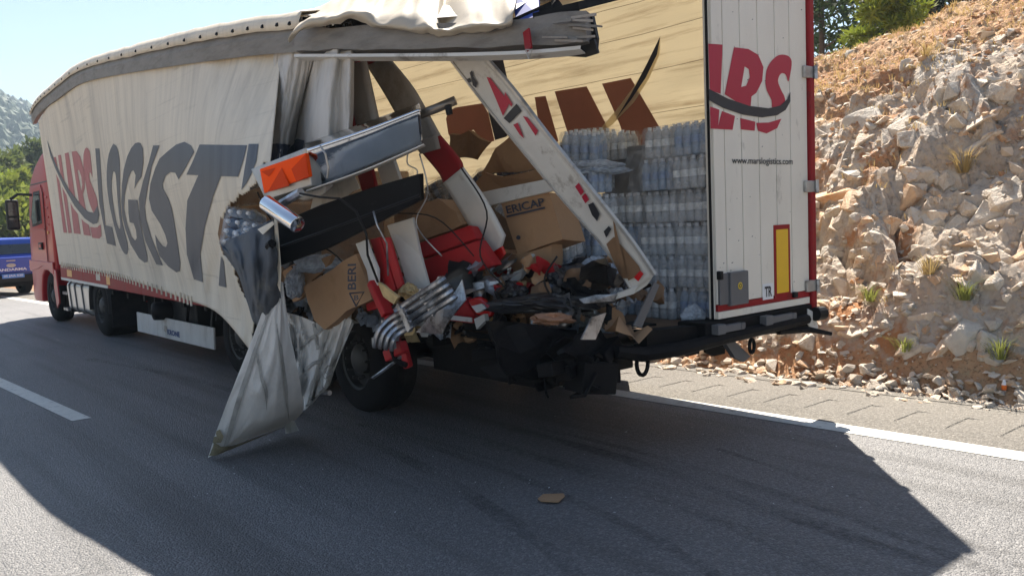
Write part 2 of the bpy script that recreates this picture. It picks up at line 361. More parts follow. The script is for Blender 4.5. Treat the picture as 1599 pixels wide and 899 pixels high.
# rocks: angular blocks, sharing a handful of meshes
M_rock = []
for i, (c, dt) in enumerate((((.58, .51, .425), (.40, .30, .21)), ((.62, .53, .43), (.50, .30, .165)), ((.52, .475, .41), (.38, .285, .20)), ((.55, .40, .275), (.52, .26, .115)))):
    M_rock.append(pm('limestone_%s' % 'abcd'[i], c, .93, var=.16, scale=2.2, bump=.75, bscale=9, dirt=dt, dscale=1.6, dlow=.5, dhigh=.68, spec=.2))
def rock_mesh(seed, flat=1.0, sub=1):
    r = random.Random(seed); b = bmesh.new()
    for _ in range(12):
        q = Vector((r.gauss(0, 1), r.gauss(0, 1), r.gauss(0, 1))).normalized(); k = r.uniform(.75, 1.08)
        b.verts.new((q.x*k*r.uniform(.85, 1.1), q.y*k, q.z*k*flat))
    h = bmesh.ops.convex_hull(b, input=b.verts); bmesh.ops.delete(b, geom=[e for e in h['geom_interior'] if isinstance(e, bmesh.types.BMVert)], context='VERTS')
    bmesh.ops.dissolve_limit(b, angle_limit=.32, verts=b.verts, edges=b.edges)
    bmesh.ops.bevel(b, geom=b.edges[:], offset=.035, segments=1, affect='EDGES', profile=.5)
    bmesh.ops.triangulate(b, faces=b.faces)
    if sub:
        bmesh.ops.subdivide_edges(b, edges=b.edges, cuts=sub)
        for v in b.verts: v.co += v.co.normalized()*(.05*noise.noise(v.co*2.1+Vector((seed, 0, 0)))+.045*noise.noise(v.co*5+Vector((0, seed, 0))))
    me = bpy.data.meshes.new('rock'); b.to_mesh(me); b.free(); return me
ROCKS = []
for i in range(16):
    me = rock_mesh(i+11, [.55, .7, .85, 1][i % 4], 1); me.materials.append(M_rock[[0, 1, 2, 0, 1, 3, 0, 2][i % 8]]); ROCKS.append(me)
def put_rock(parent, p, s, k=None, rz=None, tilt=.5, r=rnd, sx=(1, 1, 1)):
    me = ROCKS[(k if k is not None else r.randrange(16)) % 16]
    o = bpy.data.objects.new('rock', me); COL.objects.link(o); o.parent = parent
    o.location = p; o.scale = (s*sx[0]*r.uniform(.9, 1.15), s*sx[1]*r.uniform(.85, 1.2), s*sx[2]*r.uniform(.85, 1.1))
    o.rotation_euler = (r.uniform(-tilt, tilt), r.uniform(-tilt, tilt), r.uniform(0, 6.28) if rz is None else rz); return o
def on_hill(u, v):
    d = ray(u, v).normalized(); h = hs_bvh.ray_cast(CAM, d)
    return h[0]
# the large blocks one can point at
BIG = [(1322, 424, 34, 0), (1362, 440, 26, 3), (1338, 497, 27, 4), (1385, 515, 32, 2), (1420, 520, 26, 6), (1330, 245, 26, 5), (1305, 290, 40, 13), (1340, 300, 26, 5), (1285, 330, 26, 13),
       (1485, 165, 20, 0), (1508, 152, 18, 2), (1518, 175, 26, 4), (1450, 190, 24, 6), (1538, 205, 28, 8), (1478, 205, 14, 1), (1555, 140, 20, 9), (1345, 185, 26, 10), (1400, 190, 14, 4),
       (1420, 195, 14, 2), (1300, 205, 22, 6), (1500, 245, 34, 8), (1460, 245, 26, 0), (1420, 255, 22, 1), (1560, 260, 34, 0), (1590, 210, 24, 4), (1395, 345, 22, 8), (1440, 330, 26, 2),
       (1500, 320, 36, 4), (1545, 330, 30, 10), (1585, 330, 24, 0), (1540, 400, 40, 12), (1500, 420, 30, 8), (1575, 420, 28, 4), (1575, 385, 24, 6), (1425, 390, 18, 9), (1410, 420, 16, 1),
       (1450, 470, 24, 6), (1500, 490, 34, 2), (1560, 480, 32, 0), (1595, 500, 26, 8), (1545, 520, 26, 10), (1470, 525, 22, 4), (1300, 470, 18, 1), (1285, 420, 20, 9), (1280, 180, 16, 0),
       (1565, 300, 18, 3), (1375, 285, 18, 6), (1420, 295, 20, 5), (1360, 360, 20, 0), (1300, 385, 18, 2), (1350, 395, 16, 4), (1505, 360, 20, 0), (1460, 370, 18, 8), (1480, 280, 18, 10),
       (1310, 340, 18, 12), (1335, 330, 14, 1), (1520, 120, 18, 4), (1588, 95, 18, 8), (1440, 60, 12, 0), (1330, 80, 14, 2), (1310, 150, 14, 9), (1575, 175, 20, 2), (1495, 60, 12, 1)]
for (u, v, r_, k) in BIG:
    p = on_hill(u, v)
    if p is None: continue
    D = (p-CAM).dot(FW); s = r_*D/F*1.8
    put_rock(hs, p-Vector((-.35, 0, .5))*s, s, k, tilt=.6)
n = 0
r2 = random.Random(5)
while n < 225:
    u, v = r2.uniform(1262, 1605), r2.uniform(60, 560)
    p = on_hill(u, v)
    if p is None: continue
    s_ = (p.x-hbase(p.y))/6.4
    if s_ > .45 and r2.random() < .85: continue
    D = (p-CAM).dot(FW); s = r2.choice([7, 8, 9, 11, 13, 16, 20, 24])*D/F
    put_rock(hs, p-Vector((-.2, 0, .3))*s, s, r=r2, tilt=.9); n += 1
# small loose stones on the slope: uncountable
def stone_mass(name, n, where, smin, smax, seed, label, parent=None):
    r = random.Random(seed); b = bmesh.new(); V = []; Fc = []; mi = []
    src = []
    for k in range(8):
        me = rock_mesh(100+k, [.5, .7, .9, .6][k % 4], 0); src.append(([v.co.copy() for v in me.vertices], [tuple(f.vertices) for f in me.polygons])); bpy.data.meshes.remove(me)
    for _ in range(n):
        p = where(r)
        if p is None: continue
        s = smin*(smax/smin)**(r.random()**1.8); vv, ff = src[r.randrange(8)]
        M = Matrix.Translation(p+Vector((0, 0, s*.25))) @ Matrix.Rotation(r.uniform(0, 6.3), 4, 'Z') @ Matrix.Rotation(r.uniform(-.8, .8), 4, 'X') @ Matrix.Diagonal((s*r.uniform(.8, 1.4), s*r.uniform(.7, 1.1), s*r.uniform(.6, 1), 1))
        q = len(V); V += [M @ c for c in vv]; Fc += [tuple(i+q for i in f) for f in ff]; mi += [r.randrange(4)]*len(ff)
    b.free()
    o = mesh(name, V, Fc, M_rock); o.data.polygons.foreach_set('material_index', mi)
    props(o, label, 'stones', kind='stuff'); return o
def w_slope(r):
    y = r.uniform(-5, 9); d = r.uniform(.5, 8.2); x = hbase(y)+d; h = hs_bvh.ray_cast(Vector((x, y, 20)), Vector((0, 0, -1))); return h[0]
def w_slope2(r):
    y = r.uniform(-5, 9); d = r.uniform(.3, 4.4); x = hbase(y)+d; h = hs_bvh.ray_cast(Vector((x, y, 20)), Vector((0, 0, -1))); return h[0]
def w_toe(r):
    y = r.uniform(-6, 10); d = abs(r.gauss(.4, .5))-.15; x = hbase(y)+d; h = hs_bvh.ray_cast(Vector((x, y, 20)), Vector((0, 0, -1)))
    return h[0] if h[0] is not None else Vector((x, y, .02))
M_keep = M_rock; M_rock = [pm('soil_clod_%s' % q, c, .95, var=.2, scale=3, bump=.5, bscale=14, spec=.15) for q, c in (('a', (.46, .27, .155)), ('b', (.52, .35, .22)), ('c', (.40, .23, .135)), ('d', (.56, .45, .33)))]
def w_up(r):
    y = r.uniform(-5, 9); d = r.uniform(2.2, 8.4); x = hbase(y)+d; h = hs_bvh.ray_cast(Vector((x, y, 20)), Vector((0, 0, -1))); return h[0]
stone_mass('soil_clods', 5200, w_up, .014, .06, 25, 'brown crumbly soil clods covering the upper slope')
M_rock = M_keep
stone_mass('loose_stones', 5600, w_slope, .012, .06, 21, 'small loose stones strewn over the rocky slope')
stone_mass('scree', 900, w_slope2, .03, .10, 24, 'pale broken scree covering the rocky face between the boulders')
stone_mass('toe_rubble', 3800, w_toe, .014, .065, 22, 'small pale rubble lying along the foot of the slope beside the shoulder')
vg = strip('verge', 1.15, 1.75, -10, 14, .035, M_shld)
r3 = random.Random(9); n = 0
while n < 250:
    u, v = r3.uniform(1010, 1700), 0
    v = 572+(u-1010)*.115+r3.gauss(0, 14)-6
    p = on_hill(u, v)
    if p is None or p.x-hbase(p.y) > 1.1:
        continue
    D = (p-CAM).dot(FW); s = r3.choice([5, 6, 7, 8, 10, 12, 14])*D/F
    put_rock(vg, p+Vector((0, 0, .02)), s, r=r3, tilt=.6, sx=(1.2, 1, .8)); n += 1

# ---------------------------------------------------------------- vegetation
def leafmat(name, c, var=.35, transl=.35):
    m = pm(name, c, .65, var=var, scale=1.3, transl=transl, spec=.25); return m
M_bark = pm('bark', (.10, .075, .055), .95, var=.3, scale=10, bump=.6, bscale=30)
M_pine = leafmat('pine_needles_dark', (.035, .06, .022)); M_green = leafmat('young_pine_needles', (.20, .25, .03)); M_mid = leafmat('olive_foliage', (.095, .125, .035))
M_yel = leafmat('sunlit_shrub_leaves', (.19, .23, .04)); M_dry = leafmat('dry_grass_blades', (.42, .31, .13), .3, .3); M_gg = leafmat('green_grass_blades', (.22, .24, .06), .3, .3)
def foliage(name, clumps, n, leaf, m, parent, seed, long=3.0, kind=None):
    """clumps: (centre, radius vector); leaf-sized faces spread through each clump"""
    r = random.Random(seed); V = []; Fc = []
    tot = sum(c[1].x*c[1].y*c[1].z for c in clumps)
    for (c, R_) in clumps:
        k = max(6, int(n*(R_.x*R_.y*R_.z)/tot))
        for _ in range(k):
            q = Vector((r.gauss(0, 1), r.gauss(0, 1), r.gauss(0, 1))).normalized()*(r.random()**.45)
            p = c+Vector((q.x*R_.x, q.y*R_.y, q.z*R_.z))
            d = (Vector((r.gauss(0, 1), r.gauss(0, 1), r.gauss(0, 1)+.3))+q*1.2).normalized(); s = d.cross(Vector((r.gauss(0, 1), r.gauss(0, 1), r.gauss(0, 1)))).normalized()
            l = leaf*r.uniform(.6, 1.4); i = len(V)
            V += [p-s*l*.5/long, p+s*l*.5/long, p+d*l*.6+s*l*.5/long, p+d*l]
            Fc += [(i, i+1, i+2, i+3)]
    return mesh(name, V, Fc, m, parent)
def tree(label, base, h, R_, m, seed, n=7000, leaf=.22, trunk=.14, group=None, lean=(0, 0), name='pine_tree', cat='tree', low=.25, nb=16, long=3.0):
    r = random.Random(seed); base = Vector(base); T = thing(name, label, cat, base, group)
    top = base+Vector((lean[0], lean[1], h)); mb = MB()
    mb.tube([base-Vector((0, 0, .3)), base.lerp(top, .35)+Vector((r.uniform(-.1, .1), r.uniform(-.1, .1), 0)), base.lerp(top, .7), top], [trunk, trunk*.75, trunk*.45, trunk*.12], 8)
    cl = [(top, Vector((R_*.3, R_*.3, h*.10)))]
    for k in range(nb):
        f = low+(1-low)*(k+.5)/nb; a = k*2.4+r.uniform(-.4, .4); rr = R_*(1-.62*max(0, f-.35)/.65)*r.uniform(.55, 1.05)
        s = base.lerp(top, f*.93); e = s+Vector((math.cos(a)*rr, math.sin(a)*rr, h*r.uniform(-.01, .07)))
        mid = s.lerp(e, .5)+Vector((0, 0, h*.015)); mb.tube([s, mid, e], [trunk*.34*(1.1-f*.6), trunk*.22*(1.1-f*.6), trunk*.06], 5)
        for q, t_ in ((e, 1), (mid, .8), (s.lerp(e, .78)+Vector((r.uniform(-.3, .3)*R_, r.uniform(-.3, .3)*R_, 0)), .85)):
            cl.append((q, Vector((R_*.28*t_*r.uniform(.7, 1.25), R_*.28*t_*r.uniform(.7, 1.25), h*.055*r.uniform(.7, 1.4)))))
    mb.build('trunk', M_bark, T, smooth=True); foliage('crown', cl, n, leaf, m, T, seed, long); return T
def hz(x, y):
    h = hs_bvh.ray_cast(Vector((x, y, 30)), Vector((0, 0, -1))); return h[0].z if h[0] is not None else hill(x, y, False)
def put_crest(u, v, dist):
    d = ray(u, v); p = CAM+d*(dist/d.dot(FW)); return p
# crest trees on the right
p = put_crest(1283, 140, 21); tree('dark pine on the crest, its bare branches against the sky beside the trailer', (p.x, p.y, hill(p.x, p.y, False)-.2), 7.0, 2.4, M_pine, 31, 3200, .2, .09, low=.15, nb=15)
p = put_crest(1385, 75, 15.5); tree('bright yellow-green young pine growing on top of the slope', (p.x, p.y, hill(p.x, p.y, False)-.3), 2.1, .8, M_green, 32, 8000, .15, .05, low=.02, nb=18, name='young_pine', long=5)
p = put_crest(1345, 100, 16.5); tree('small yellow-green shrub at the left foot of the young pine', (p.x, p.y, hill(p.x, p.y, False)-.25), 1.1, .6, M_green, 33, 4000, .13, .03, low=.05, nb=10, name='young_pine', long=5)
for i, (u, dist, h, R_, lab) in enumerate(((1452, 21, 7.5, 2.8, 'dark broad tree behind the bright young pine on the crest'), (1500, 23, 7.5, 2.6, 'dark tree at the right end of the crest, highest in view'), (1405, 28, 9.5, 3.2, 'dark tree farthest back on the crest, behind the young pine'))):
    p = put_crest(u, 60, dist); tree(lab, (p.x, p.y, hill(p.x, p.y, False)-.3), h, R_, M_pine, 41+i, 6500, .26, .16, low=.15, nb=20)
# trees beyond the road at the left
LT = [(-14, 46, 5.4, 2.6, M_green, 'bright green pine at the left edge, behind the blue pickup'), (12, 52, 6.2, 2.6, M_mid, 'olive green pine just left of the red cab'), (33, 60, 7.0, 3.0, M_mid, 'tall olive pine directly behind the cab mirror'),
      (-45, 60, 7.4, 3.4, M_mid, 'olive pine outside the left edge beyond the road'), (52, 75, 7.5, 3.4, M_mid, 'far pine half hidden by the red cab'), (20, 42, 4.2, 2.2, M_yel, 'low yellow-green bush behind the pickup bonnet'), (44, 48, 5.0, 2.2, M_yel, 'yellow-green bush between the mirror and the cab'), (30, 36, 3.0, 2.0, M_yel, 'low bush just behind the pickup roof at the left'), (56, 40, 3.4, 2.2, M_yel, 'bush behind the cab window at the far roadside'), (-8, 38, 3.2, 2.4, M_yel, 'low bush at the left edge behind the pickup'), (75, 66, 8.5, 3.4, M_mid, 'far pine hidden behind the cab except at its top')]
for i, (u, dist, h, R_, m, lab) in enumerate(LT):
    d = ray(u, 420); p = CAM+d*(dist/d.dot(FW)); tree(lab, (p.x, p.y, -.05), h, R_, m, 60+i, 6500, .42, .2, group='trees beyond the road', low=.12, nb=18, long=2.2, name='roadside_tree')
# grass
def blades(name, spots, m, seed, label=None, cat=None, kind=None, per=30, h=.22, spread=.07):
    r = random.Random(seed); V = []; Fc = []
    for p in spots:
        for _ in range(per):
            a = r.uniform(0, 6.28); o = Vector((math.cos(a), math.sin(a), 0)); q = p+o*r.random()*spread; l = h*r.uniform(.5, 1.2); ln = o*l*r.uniform(.2, 1.2); s = Vector((-o.y, o.x, 0))*.004
            i = len(V); V += [q-s, q+s, q+ln*.4+Vector((0, 0, l*.6))+s*.7, q+ln*.4+Vector((0, 0, l*.6))-s*.7, q+ln+Vector((0, 0, l*.85))]; Fc += [(i, i+1, i+2, i+3), (i+3, i+2, i+4)]
    return mesh(name, V, Fc, m, label=label, cat=cat, kind=kind)
r4 = random.Random(3); sp_ = []
while len(sp_) < 2600:
    q = w_slope(r4)
    if q is None: continue
    s_ = (q.x-hbase(q.y))/6.4
    if r4.random() < (.15+.85*sstep(.35, .7, s_))*(1 if noise.noise(q*.8) > -.1 else .15): sp_.append(q)
blades('dry_grass', sp_, M_dry, 4, 'sparse straw-coloured dry grass on the upper slope', 'grass', 'stuff', 9, .075, .12)
for i, (u, v, m, h, lab) in enumerate(((1452, 428, M_dry, .3, 'straw-yellow grass tuft between the boulders above mid slope'), (1505, 468, M_gg, .34, 'greenish grass tuft growing in the lower rock face'), (1358, 470, M_gg, .26, 'thin green tuft above the lowest round boulder'), (1562, 560, M_gg, .36, 'green grass tuft at the foot of the slope on the right'), (1412, 548, M_gg, .24, 'short green tuft at the foot of the slope near the trailer'), (1445, 90, M_dry, .3, 'brown dry tuft on the upper slope'), (1505, 270, M_dry, .5, 'tall thin straw stalks in the middle of the rock face'))):
    p = on_hill(u, v)
    if p is not None: blades('grass_tuft', [p], m, 70+i, lab, 'grass', None, 90, h*.62, .07)

# far mountain with its wood
M_mtn = pm('far_mountain_forest_floor', (.028, .038, .016), .95, var=.5, scale=.06, bump=0)
M_far = leafmat('far_wood', (.020, .042, .012), .6, 0)
def mtn(az, d):
    """height of the far ridge over azimuth (deg from +Y) and distance"""
    ridge = 74-.8*max(0, az-6)-.5*max(0, -az)+7*noise.noise(Vector((az*.12, 1, 0)))+3*noise.noise(Vector((az*.5, 2, 0)))
    return ridge*sstep(170, 520, d)*(1-.35*sstep(540, 800, d))+9*noise.noise(Vector((az*.3, d*.012, 5)))*sstep(200, 350, d)-1
V = []; na, nd = 90, 40
for j in range(nd+1):
    for i in range(na+1):
        az = -50+i*1.2; d = 150+650*j/nd; a = math.radians(az); V.append((CAM.x+math.sin(a)*d, CAM.y+math.cos(a)*d, mtn(az, d)))
mesh('mountain', V, [(j*(na+1)+i, j*(na+1)+i+1, (j+1)*(na+1)+i+1, (j+1)*(na+1)+i) for j in range(nd) for i in range(na)], M_mtn, smooth=True, kind='structure')
r5 = random.Random(8); V = []; Fc = []
ico = bmesh.new(); bmesh.ops.create_icosphere(ico, subdivisions=1, radius=1); iv = [q.co.copy() for q in ico.verts]; jf = [tuple(q.index for q in f.verts) for f in ico.faces]; ico.free()
for _ in range(9000):
    az = r5.uniform(-8, 26) if r5.random() < .8 else r5.uniform(-45, 50); d = 175+470*r5.random()**.8; a = math.radians(az); h = r5.uniform(2.2, 4.6); b_ = Vector((CAM.x+math.sin(a)*d, CAM.y+math.cos(a)*d, mtn(az, d)+h*.5)); q = len(V)
    V += [b_+Vector((c.x*h*.62*r5.uniform(.7, 1.2), c.y*h*.62*r5.uniform(.7, 1.2), c.z*h*r5.uniform(.7, 1.15))) for c in iv]; Fc += [tuple(i+q for i in f) for f in jf]
mesh('far_wood', V, Fc, M_far, label='dark wood covering the far hazy mountain', cat='wood', kind='stuff')
# the air between here and the mountain
hzb = MB().b2((-900, -60, -1.2), (900, 900, 140)).build('haze')
hm = bpy.data.materials.new('haze'); hm.use_nodes = True; hm.node_tree.nodes.remove(hm.node_tree.nodes['Principled BSDF'])
pv = hm.node_tree.nodes.new('ShaderNodeVolumePrincipled'); pv.inputs['Color'].default_value = (.62, .78, .95, 1); pv.inputs['Density'].default_value = .0007; pv.inputs['Anisotropy'].default_value = .2
hm.node_tree.links.new(pv.outputs[0], hm.node_tree.nodes['Material Output'].inputs['Volume']); hzb.data.materials.append(hm); props(hzb, 'pale blue haze between the road and the mountain', 'haze', kind='stuff')
# ---------------------------------------------------------------- paints, metals, cloth
def curtain_mat():
    m = pm('cream_tarpaulin', (.75, .68, .56), .62, var=.06, scale=2.2, dirt=(.36, .33, .29), dscale=.9, dlow=.5, dhigh=.9, stretch=(1, 1.6, .3), transl=.10)
    t = m.node_tree; N, L = t.nodes.new, t.links.new; b = t.nodes['Principled BSDF']; src = b.inputs['Base Color'].links[0].from_socket; tc = N('ShaderNodeTexCoord'); out = src; hs_ = []
    for sc_, st, lo, hi, amt in ((1.0, (1, 9, .5), .52, .70, .87), (1.0, (1, 22, .8), .54, .70, .92), (1.0, (1, .6, 15), .63, .70, .84), (1.0, (1, .35, 40), .62, .72, .88)):
        mp = N('ShaderNodeMapping'); mp.inputs['Scale'].default_value = st; L(tc.outputs['Object'], mp.inputs[0]); n = N('ShaderNodeTexNoise'); n.inputs['Scale'].default_value = sc_; n.inputs['Detail'].default_value = 4; n.inputs['Distortion'].default_value = .3; L(mp.outputs[0], n.inputs['Vector'])
        r = N('ShaderNodeMapRange'); r.inputs[1].default_value = lo; r.inputs[2].default_value = hi; r.inputs[3].default_value = 1; r.inputs[4].default_value = amt; L(n.outputs[0], r.inputs[0])
        x = N('ShaderNodeMix'); x.data_type = 'RGBA'; x.blend_type = 'MULTIPLY'; x.inputs[0].default_value = 1; L(out, x.inputs[6]); L(r.outputs[0], x.inputs[7]); out = x.outputs[2]; hs_.append(r.outputs[0])
    L(out, b.inputs['Base Color']); ad = N('ShaderNodeMath'); L(hs_[0], ad.inputs[0]); L(hs_[2], ad.inputs[1]); bp = N('ShaderNodeBump'); bp.inputs['Strength'].default_value = .2; bp.inputs['Distance'].default_value = .02; L(ad.outputs[0], bp.inputs['Height']); L(bp.outputs[0], b.inputs['Normal'])
    return m
M_cream = curtain_mat()
M_cream2 = pm('pale_tarpaulin', (.56, .55, .53), .6, var=.10, scale=4, bump=.12, bscale=30, dirt=(.30, .28, .25), dscale=2.6, dlow=.52, dhigh=.78, transl=.1, crease=.35, cscale=3.2, stretch=(1.6, 1.6, .7))
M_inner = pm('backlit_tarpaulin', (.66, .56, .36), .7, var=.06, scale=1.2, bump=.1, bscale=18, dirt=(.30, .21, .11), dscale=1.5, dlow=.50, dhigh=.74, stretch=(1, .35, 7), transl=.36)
M_inred = pm('print_brown_through_cloth', (.24, .10, .07), .7, var=.12, scale=2, transl=.3); M_innavy = pm('print_navy_through_cloth', (.03, .03, .045), .7, var=.1, scale=2, transl=.2); M_incream = pm('print_cream_through_cloth', (.76, .65, .42), .7, var=.05, transl=.5)
M_pgrey = pm('print_slate', (.072, .080, .096), .55, var=.14, scale=1.4, stretch=(1, 3, .4)); M_pred = pm('print_faded_red', (.40, .13, .13), .6, var=.12, scale=3)
M_navy = pm('navy_cloth', (.035, .045, .075), .5, var=.15, scale=4)
M_dkcloth = pm('dark_grey_tarpaulin', (.085, .095, .11), .75, spec=.25, var=.2, scale=5, bump=.2, bscale=30, dirt=(.25, .24, .22), dscale=3, dlow=.6, dhigh=.85)
M_white = pm('white_door_paint', (.73, .69, .61), .42, var=.06, scale=2, bump=.06, bscale=9, dirt=(.30, .27, .23), dscale=7, dlow=.60, dhigh=.80, stretch=(1, 1, .45))
M_bwhite = pm('battered_white_paint', (.60, .59, .56), .5, var=.08, scale=3, dirt=(.16, .13, .10), dscale=4, dlow=.56, dhigh=.72, bump=.15, bscale=15)
M_crimson = pm('crimson_print', (.40, .015, .045), .45, var=.06, scale=3); M_ink = pm('black_print', (.022, .024, .03), .5, var=.1)
M_redp = pm('red_frame_paint', (.27, .012, .016), .5, var=.12, scale=5, dirt=(.11, .028, .025), dscale=6, dlow=.55, dhigh=.8, spec=.2)
M_redbody = pm('red_cab_paint', (.40, .010, .016), .38, var=.04, scale=2, coat=.25, spec=.35)
M_redwreck = pm('scuffed_red_paint', (.38, .014, .018), .45, spec=.25, var=.12, scale=4, dirt=(.5, .40, .36), dscale=16, dlow=.66, dhigh=.74, bump=.1, bscale=10)
M_yel_r = pm('reflector_yellow', (.75, .45, .02), .4, var=.05); M_amber = pm('amber_marker', (.65, .30, .04), .35, var=.05); M_yst = pm('sticker_yellow', (.7, .5, .05), .5, var=.05)
M_black = pm('black_steel', (.006, .006, .007), .6, spec=.12, var=.25, scale=7, dirt=(.026, .021, .017), dscale=5, dlow=.55, dhigh=.8, bump=.2, bscale=20)
M_rubber = pm('tyre_rubber', (.009, .009, .010), .85, spec=.15, var=.2, scale=8, dirt=(.032, .029, .026), dscale=4, dlow=.5, dhigh=.85)
M_plast = pm('black_plastic', (.012, .012, .013), .5, spec=.2, var=.15, scale=8)
M_alu = pm('dull_aluminium', (.44, .43, .41), .45, .55, var=.12, scale=6, dirt=(.14, .12, .10), dscale=5, dlow=.52, dhigh=.75, bump=.08, bscale=20)
M_rail = pm('weathered_roof_rail', (.19, .18, .168), .6, .15, var=.18, scale=5, dirt=(.10, .09, .08), dscale=4, dlow=.48, dhigh=.75, bump=.3, bscale=12, stretch=(3, .6, 3))
M_chrome = pm('polished_stainless', (.75, .76, .78), .1, 1, var=.05, scale=3, bump=.25, bscale=3.5)
M_galv = pm('scraped_steel', (.42, .43, .45), .35, .8, var=.2, scale=9, dirt=(.05, .045, .04), dscale=7, dlow=.46, dhigh=.66, bump=.3, bscale=18)
M_greyb = pm('grey_panel', (.12, .12, .125), .6, var=.12, scale=6); M_boxgrey = pm('shaded_post_paint', (.30, .27, .24), .5, var=.1, scale=4, dirt=(.15, .12, .09), dscale=3, dlow=.5, dhigh=.75)  # M_boxgrey: grey-brown parts, and the shade painted onto the fallen post
M_wood = pm('plywood_floor', (.16, .10, .06), .85, var=.25, scale=5); M_glass = pm('dark_glass', (.02, .025, .028), .06, var=.05, spec=.8)
M_tank = pm('aluminium_tank', (.62, .60, .57), .32, .75, var=.06, scale=2); M_hub = pm('dusty_rim', (.05, .048, .046), .6, .2, var=.2, scale=10)
M_blue = pm('police_blue_paint', (.010, .06, .40), .3, var=.05, coat=.6); M_ltext = pm('white_print', (.75, .76, .78), .5, var=.04); M_plate = pm('blue_plate', (.10, .25, .62), .4, var=.05)
M_redlamp = pm('red_lens', (.5, .01, .01), .2, var=.05, coat=.5); M_wlamp = pm('clear_lens', (.6, .6, .58), .15, var=.05, coat=.5); M_kblue = pm('blue_print', (.02, .05, .16), .5)
M_ltblue = pm('blue_cover', (.02, .06, .32), .5, var=.15, scale=4)

# ---------------------------------------------------------------- print helpers
def tess(polys, cell=None):
    """list of loops (outer, holes...) in 2D -> verts2d, tris; optionally cut along a grid so that print follows a curved surface"""
    b = bmesh.new(); ed = []
    for lp in polys:
        vs_ = [b.verts.new((q[0], q[1], 0)) for q in lp]
        ed += [b.edges.new((vs_[i], vs_[(i+1) % len(vs_)])) for i in range(len(vs_))]
    bmesh.ops.triangle_fill(b, edges=ed, use_beauty=True)
    if cell:
        xs = [v.co.x for v in b.verts]; ys = [v.co.y for v in b.verts]
        for ax, lo, hi in ((0, min(xs), max(xs)), (1, min(ys), max(ys))):
            k = math.floor(lo/cell)+1
            while k*cell < hi:
                co = [0, 0, 0]; no = [0, 0, 0]; co[ax] = k*cell; no[ax] = 1
                bmesh.ops.bisect_plane(b, geom=b.verts[:]+b.edges[:]+b.faces[:], plane_co=co, plane_no=no); k += 1
    b.verts.index_update(); V = [(v.co.x, v.co.y) for v in b.verts]; Fc = [tuple(v.index for v in f.verts) for f in b.faces]; b.free(); return V, Fc
def print_on(name, polys, m, parent, x=None, y=None, bvh=None, off=.006, cell=None, label=None):
    """flat print whose outline is given at photo positions, laid on a plane or on a curved cloth"""
    V2, Fc = tess(polys, cell); V = []
    for (u, v) in V2:
        if bvh is None: p = at(u, v, x=x, y=y)
        else:
            d = ray(u, v).normalized(); h = bvh.ray_cast(CAM, d)
            if h[0] is None:
                hh = bvh.find_nearest(at(u, v, x=-2.0)); p = hh[0]
            else: p = h[0]
            nn = h[1] if h[0] is not None else -d
            nn = nn if nn.dot(d) < 0 else -nn
            p = p+nn*off
        V.append(p)
    return mesh(name, V, Fc, m, parent, label=label)
def zoomed(o, s, pts): return [(o[0]+a/s, o[1]+b/s) for a, b in pts]
def text(name, s, P, xd, zd, width, height, m, parent, bold=.02, shear=0, thick=.002):
    c = bpy.data.curves.new('t', 'FONT'); c.body = s; c.size = 1; c.offset = bold; c.extrude = 0; c.shear = shear; c.resolution_u = 3; c.fill_mode = 'FRONT'
    o = bpy.data.objects.new('t', c); COL.objects.link(o); dg = bpy.context.evaluated_depsgraph_get(); me = bpy.data.meshes.new_from_object(o.evaluated_get(dg)); bpy.data.objects.remove(o)
    xs = [v.co.x for v in me.vertices]; ys = [v.co.y for v in me.vertices]; x0, x1, y0, y1 = min(xs), max(xs), min(ys), max(ys); P, xd, zd = Vector(P), Vector(xd), Vector(zd)
    V = [P+xd*((v.co.x-x0)/(x1-x0)*width)+zd*((v.co.y-y0)/(y1-y0)*height) for v in me.vertices]; Fc = [tuple(f.vertices) for f in me.polygons]; bpy.data.meshes.remove(me)
    return mesh(name, V, Fc, m, parent)

# ---------------------------------------------------------------- wheels
def wheel(parent, c, side=-1, R_=.48, W=.34, mats=(None, None), dual=False):
    c = Vector(c); s = side
    w_ = MB().lathe([(R_*.56, -s*W*.0), (R_*.60, s*0), (R_*.86, s*.005), (R_*.96, s*.035), (R_, s*.075), (R_, s*.13), (R_*.985, s*.135), (R_*.985, s*.15), (R_, s*.155), (R_, s*.2), (R_*.985, s*.205), (R_*.985, s*.22), (R_, s*.225), (R_, s*W*.8), (R_*.95, s*W*.95), (R_*.6, s*W)], n=40)
    w_.v = [Vector((-v.x, v.y, v.z))+c for v in w_.v] if True else w_.v
    o = w_.build('wheel', M_rubber, parent, smooth=True)
    md = o.modifiers.new('es', 'EDGE_SPLIT'); md.split_angle = .6
    r = MB().lathe([(R_*.58, 0), (R_*.57, .02), (R_*.53, .03), (R_*.52, .10), (R_*.42, .15), (R_*.30, .13), (R_*.29, .05), (R_*.24, .03), (R_*.22, .02), (R_*.10, .0), (.001, -.005)], n=36)
    r.v = [Vector((c.x-s*v.x*1.0, c.y+v.y, c.z+v.z)) for v in r.v]
    ro = r.build('rim', M_hub, o, smooth=True); md = ro.modifiers.new('es', 'EDGE_SPLIT'); md.split_angle = .5
    nb = MB()
    for k in range(10):
        a = k*.628; nb.tube([(c.x-s*.06, c.y+math.cos(a)*R_*.345, c.z+math.sin(a)*R_*.345), (c.x-s*-.0, c.y+math.cos(a)*R_*.345, c.z+math.sin(a)*R_*.345)], .011, 6)
    nb.build('nut_ring', M_hub, o, kind='stuff')
    hl = MB()
    for k in range(10):
        a = k*.628+.314; p = Vector((c.x-s*.118, c.y+math.cos(a)*R_*.46, c.z+math.sin(a)*R_*.46)); hl.lathe([(.034, 0), (.0005, s*.001)], p, n=10)
    hl.build('hand_hole', M_ink, o, kind='stuff')
    return o

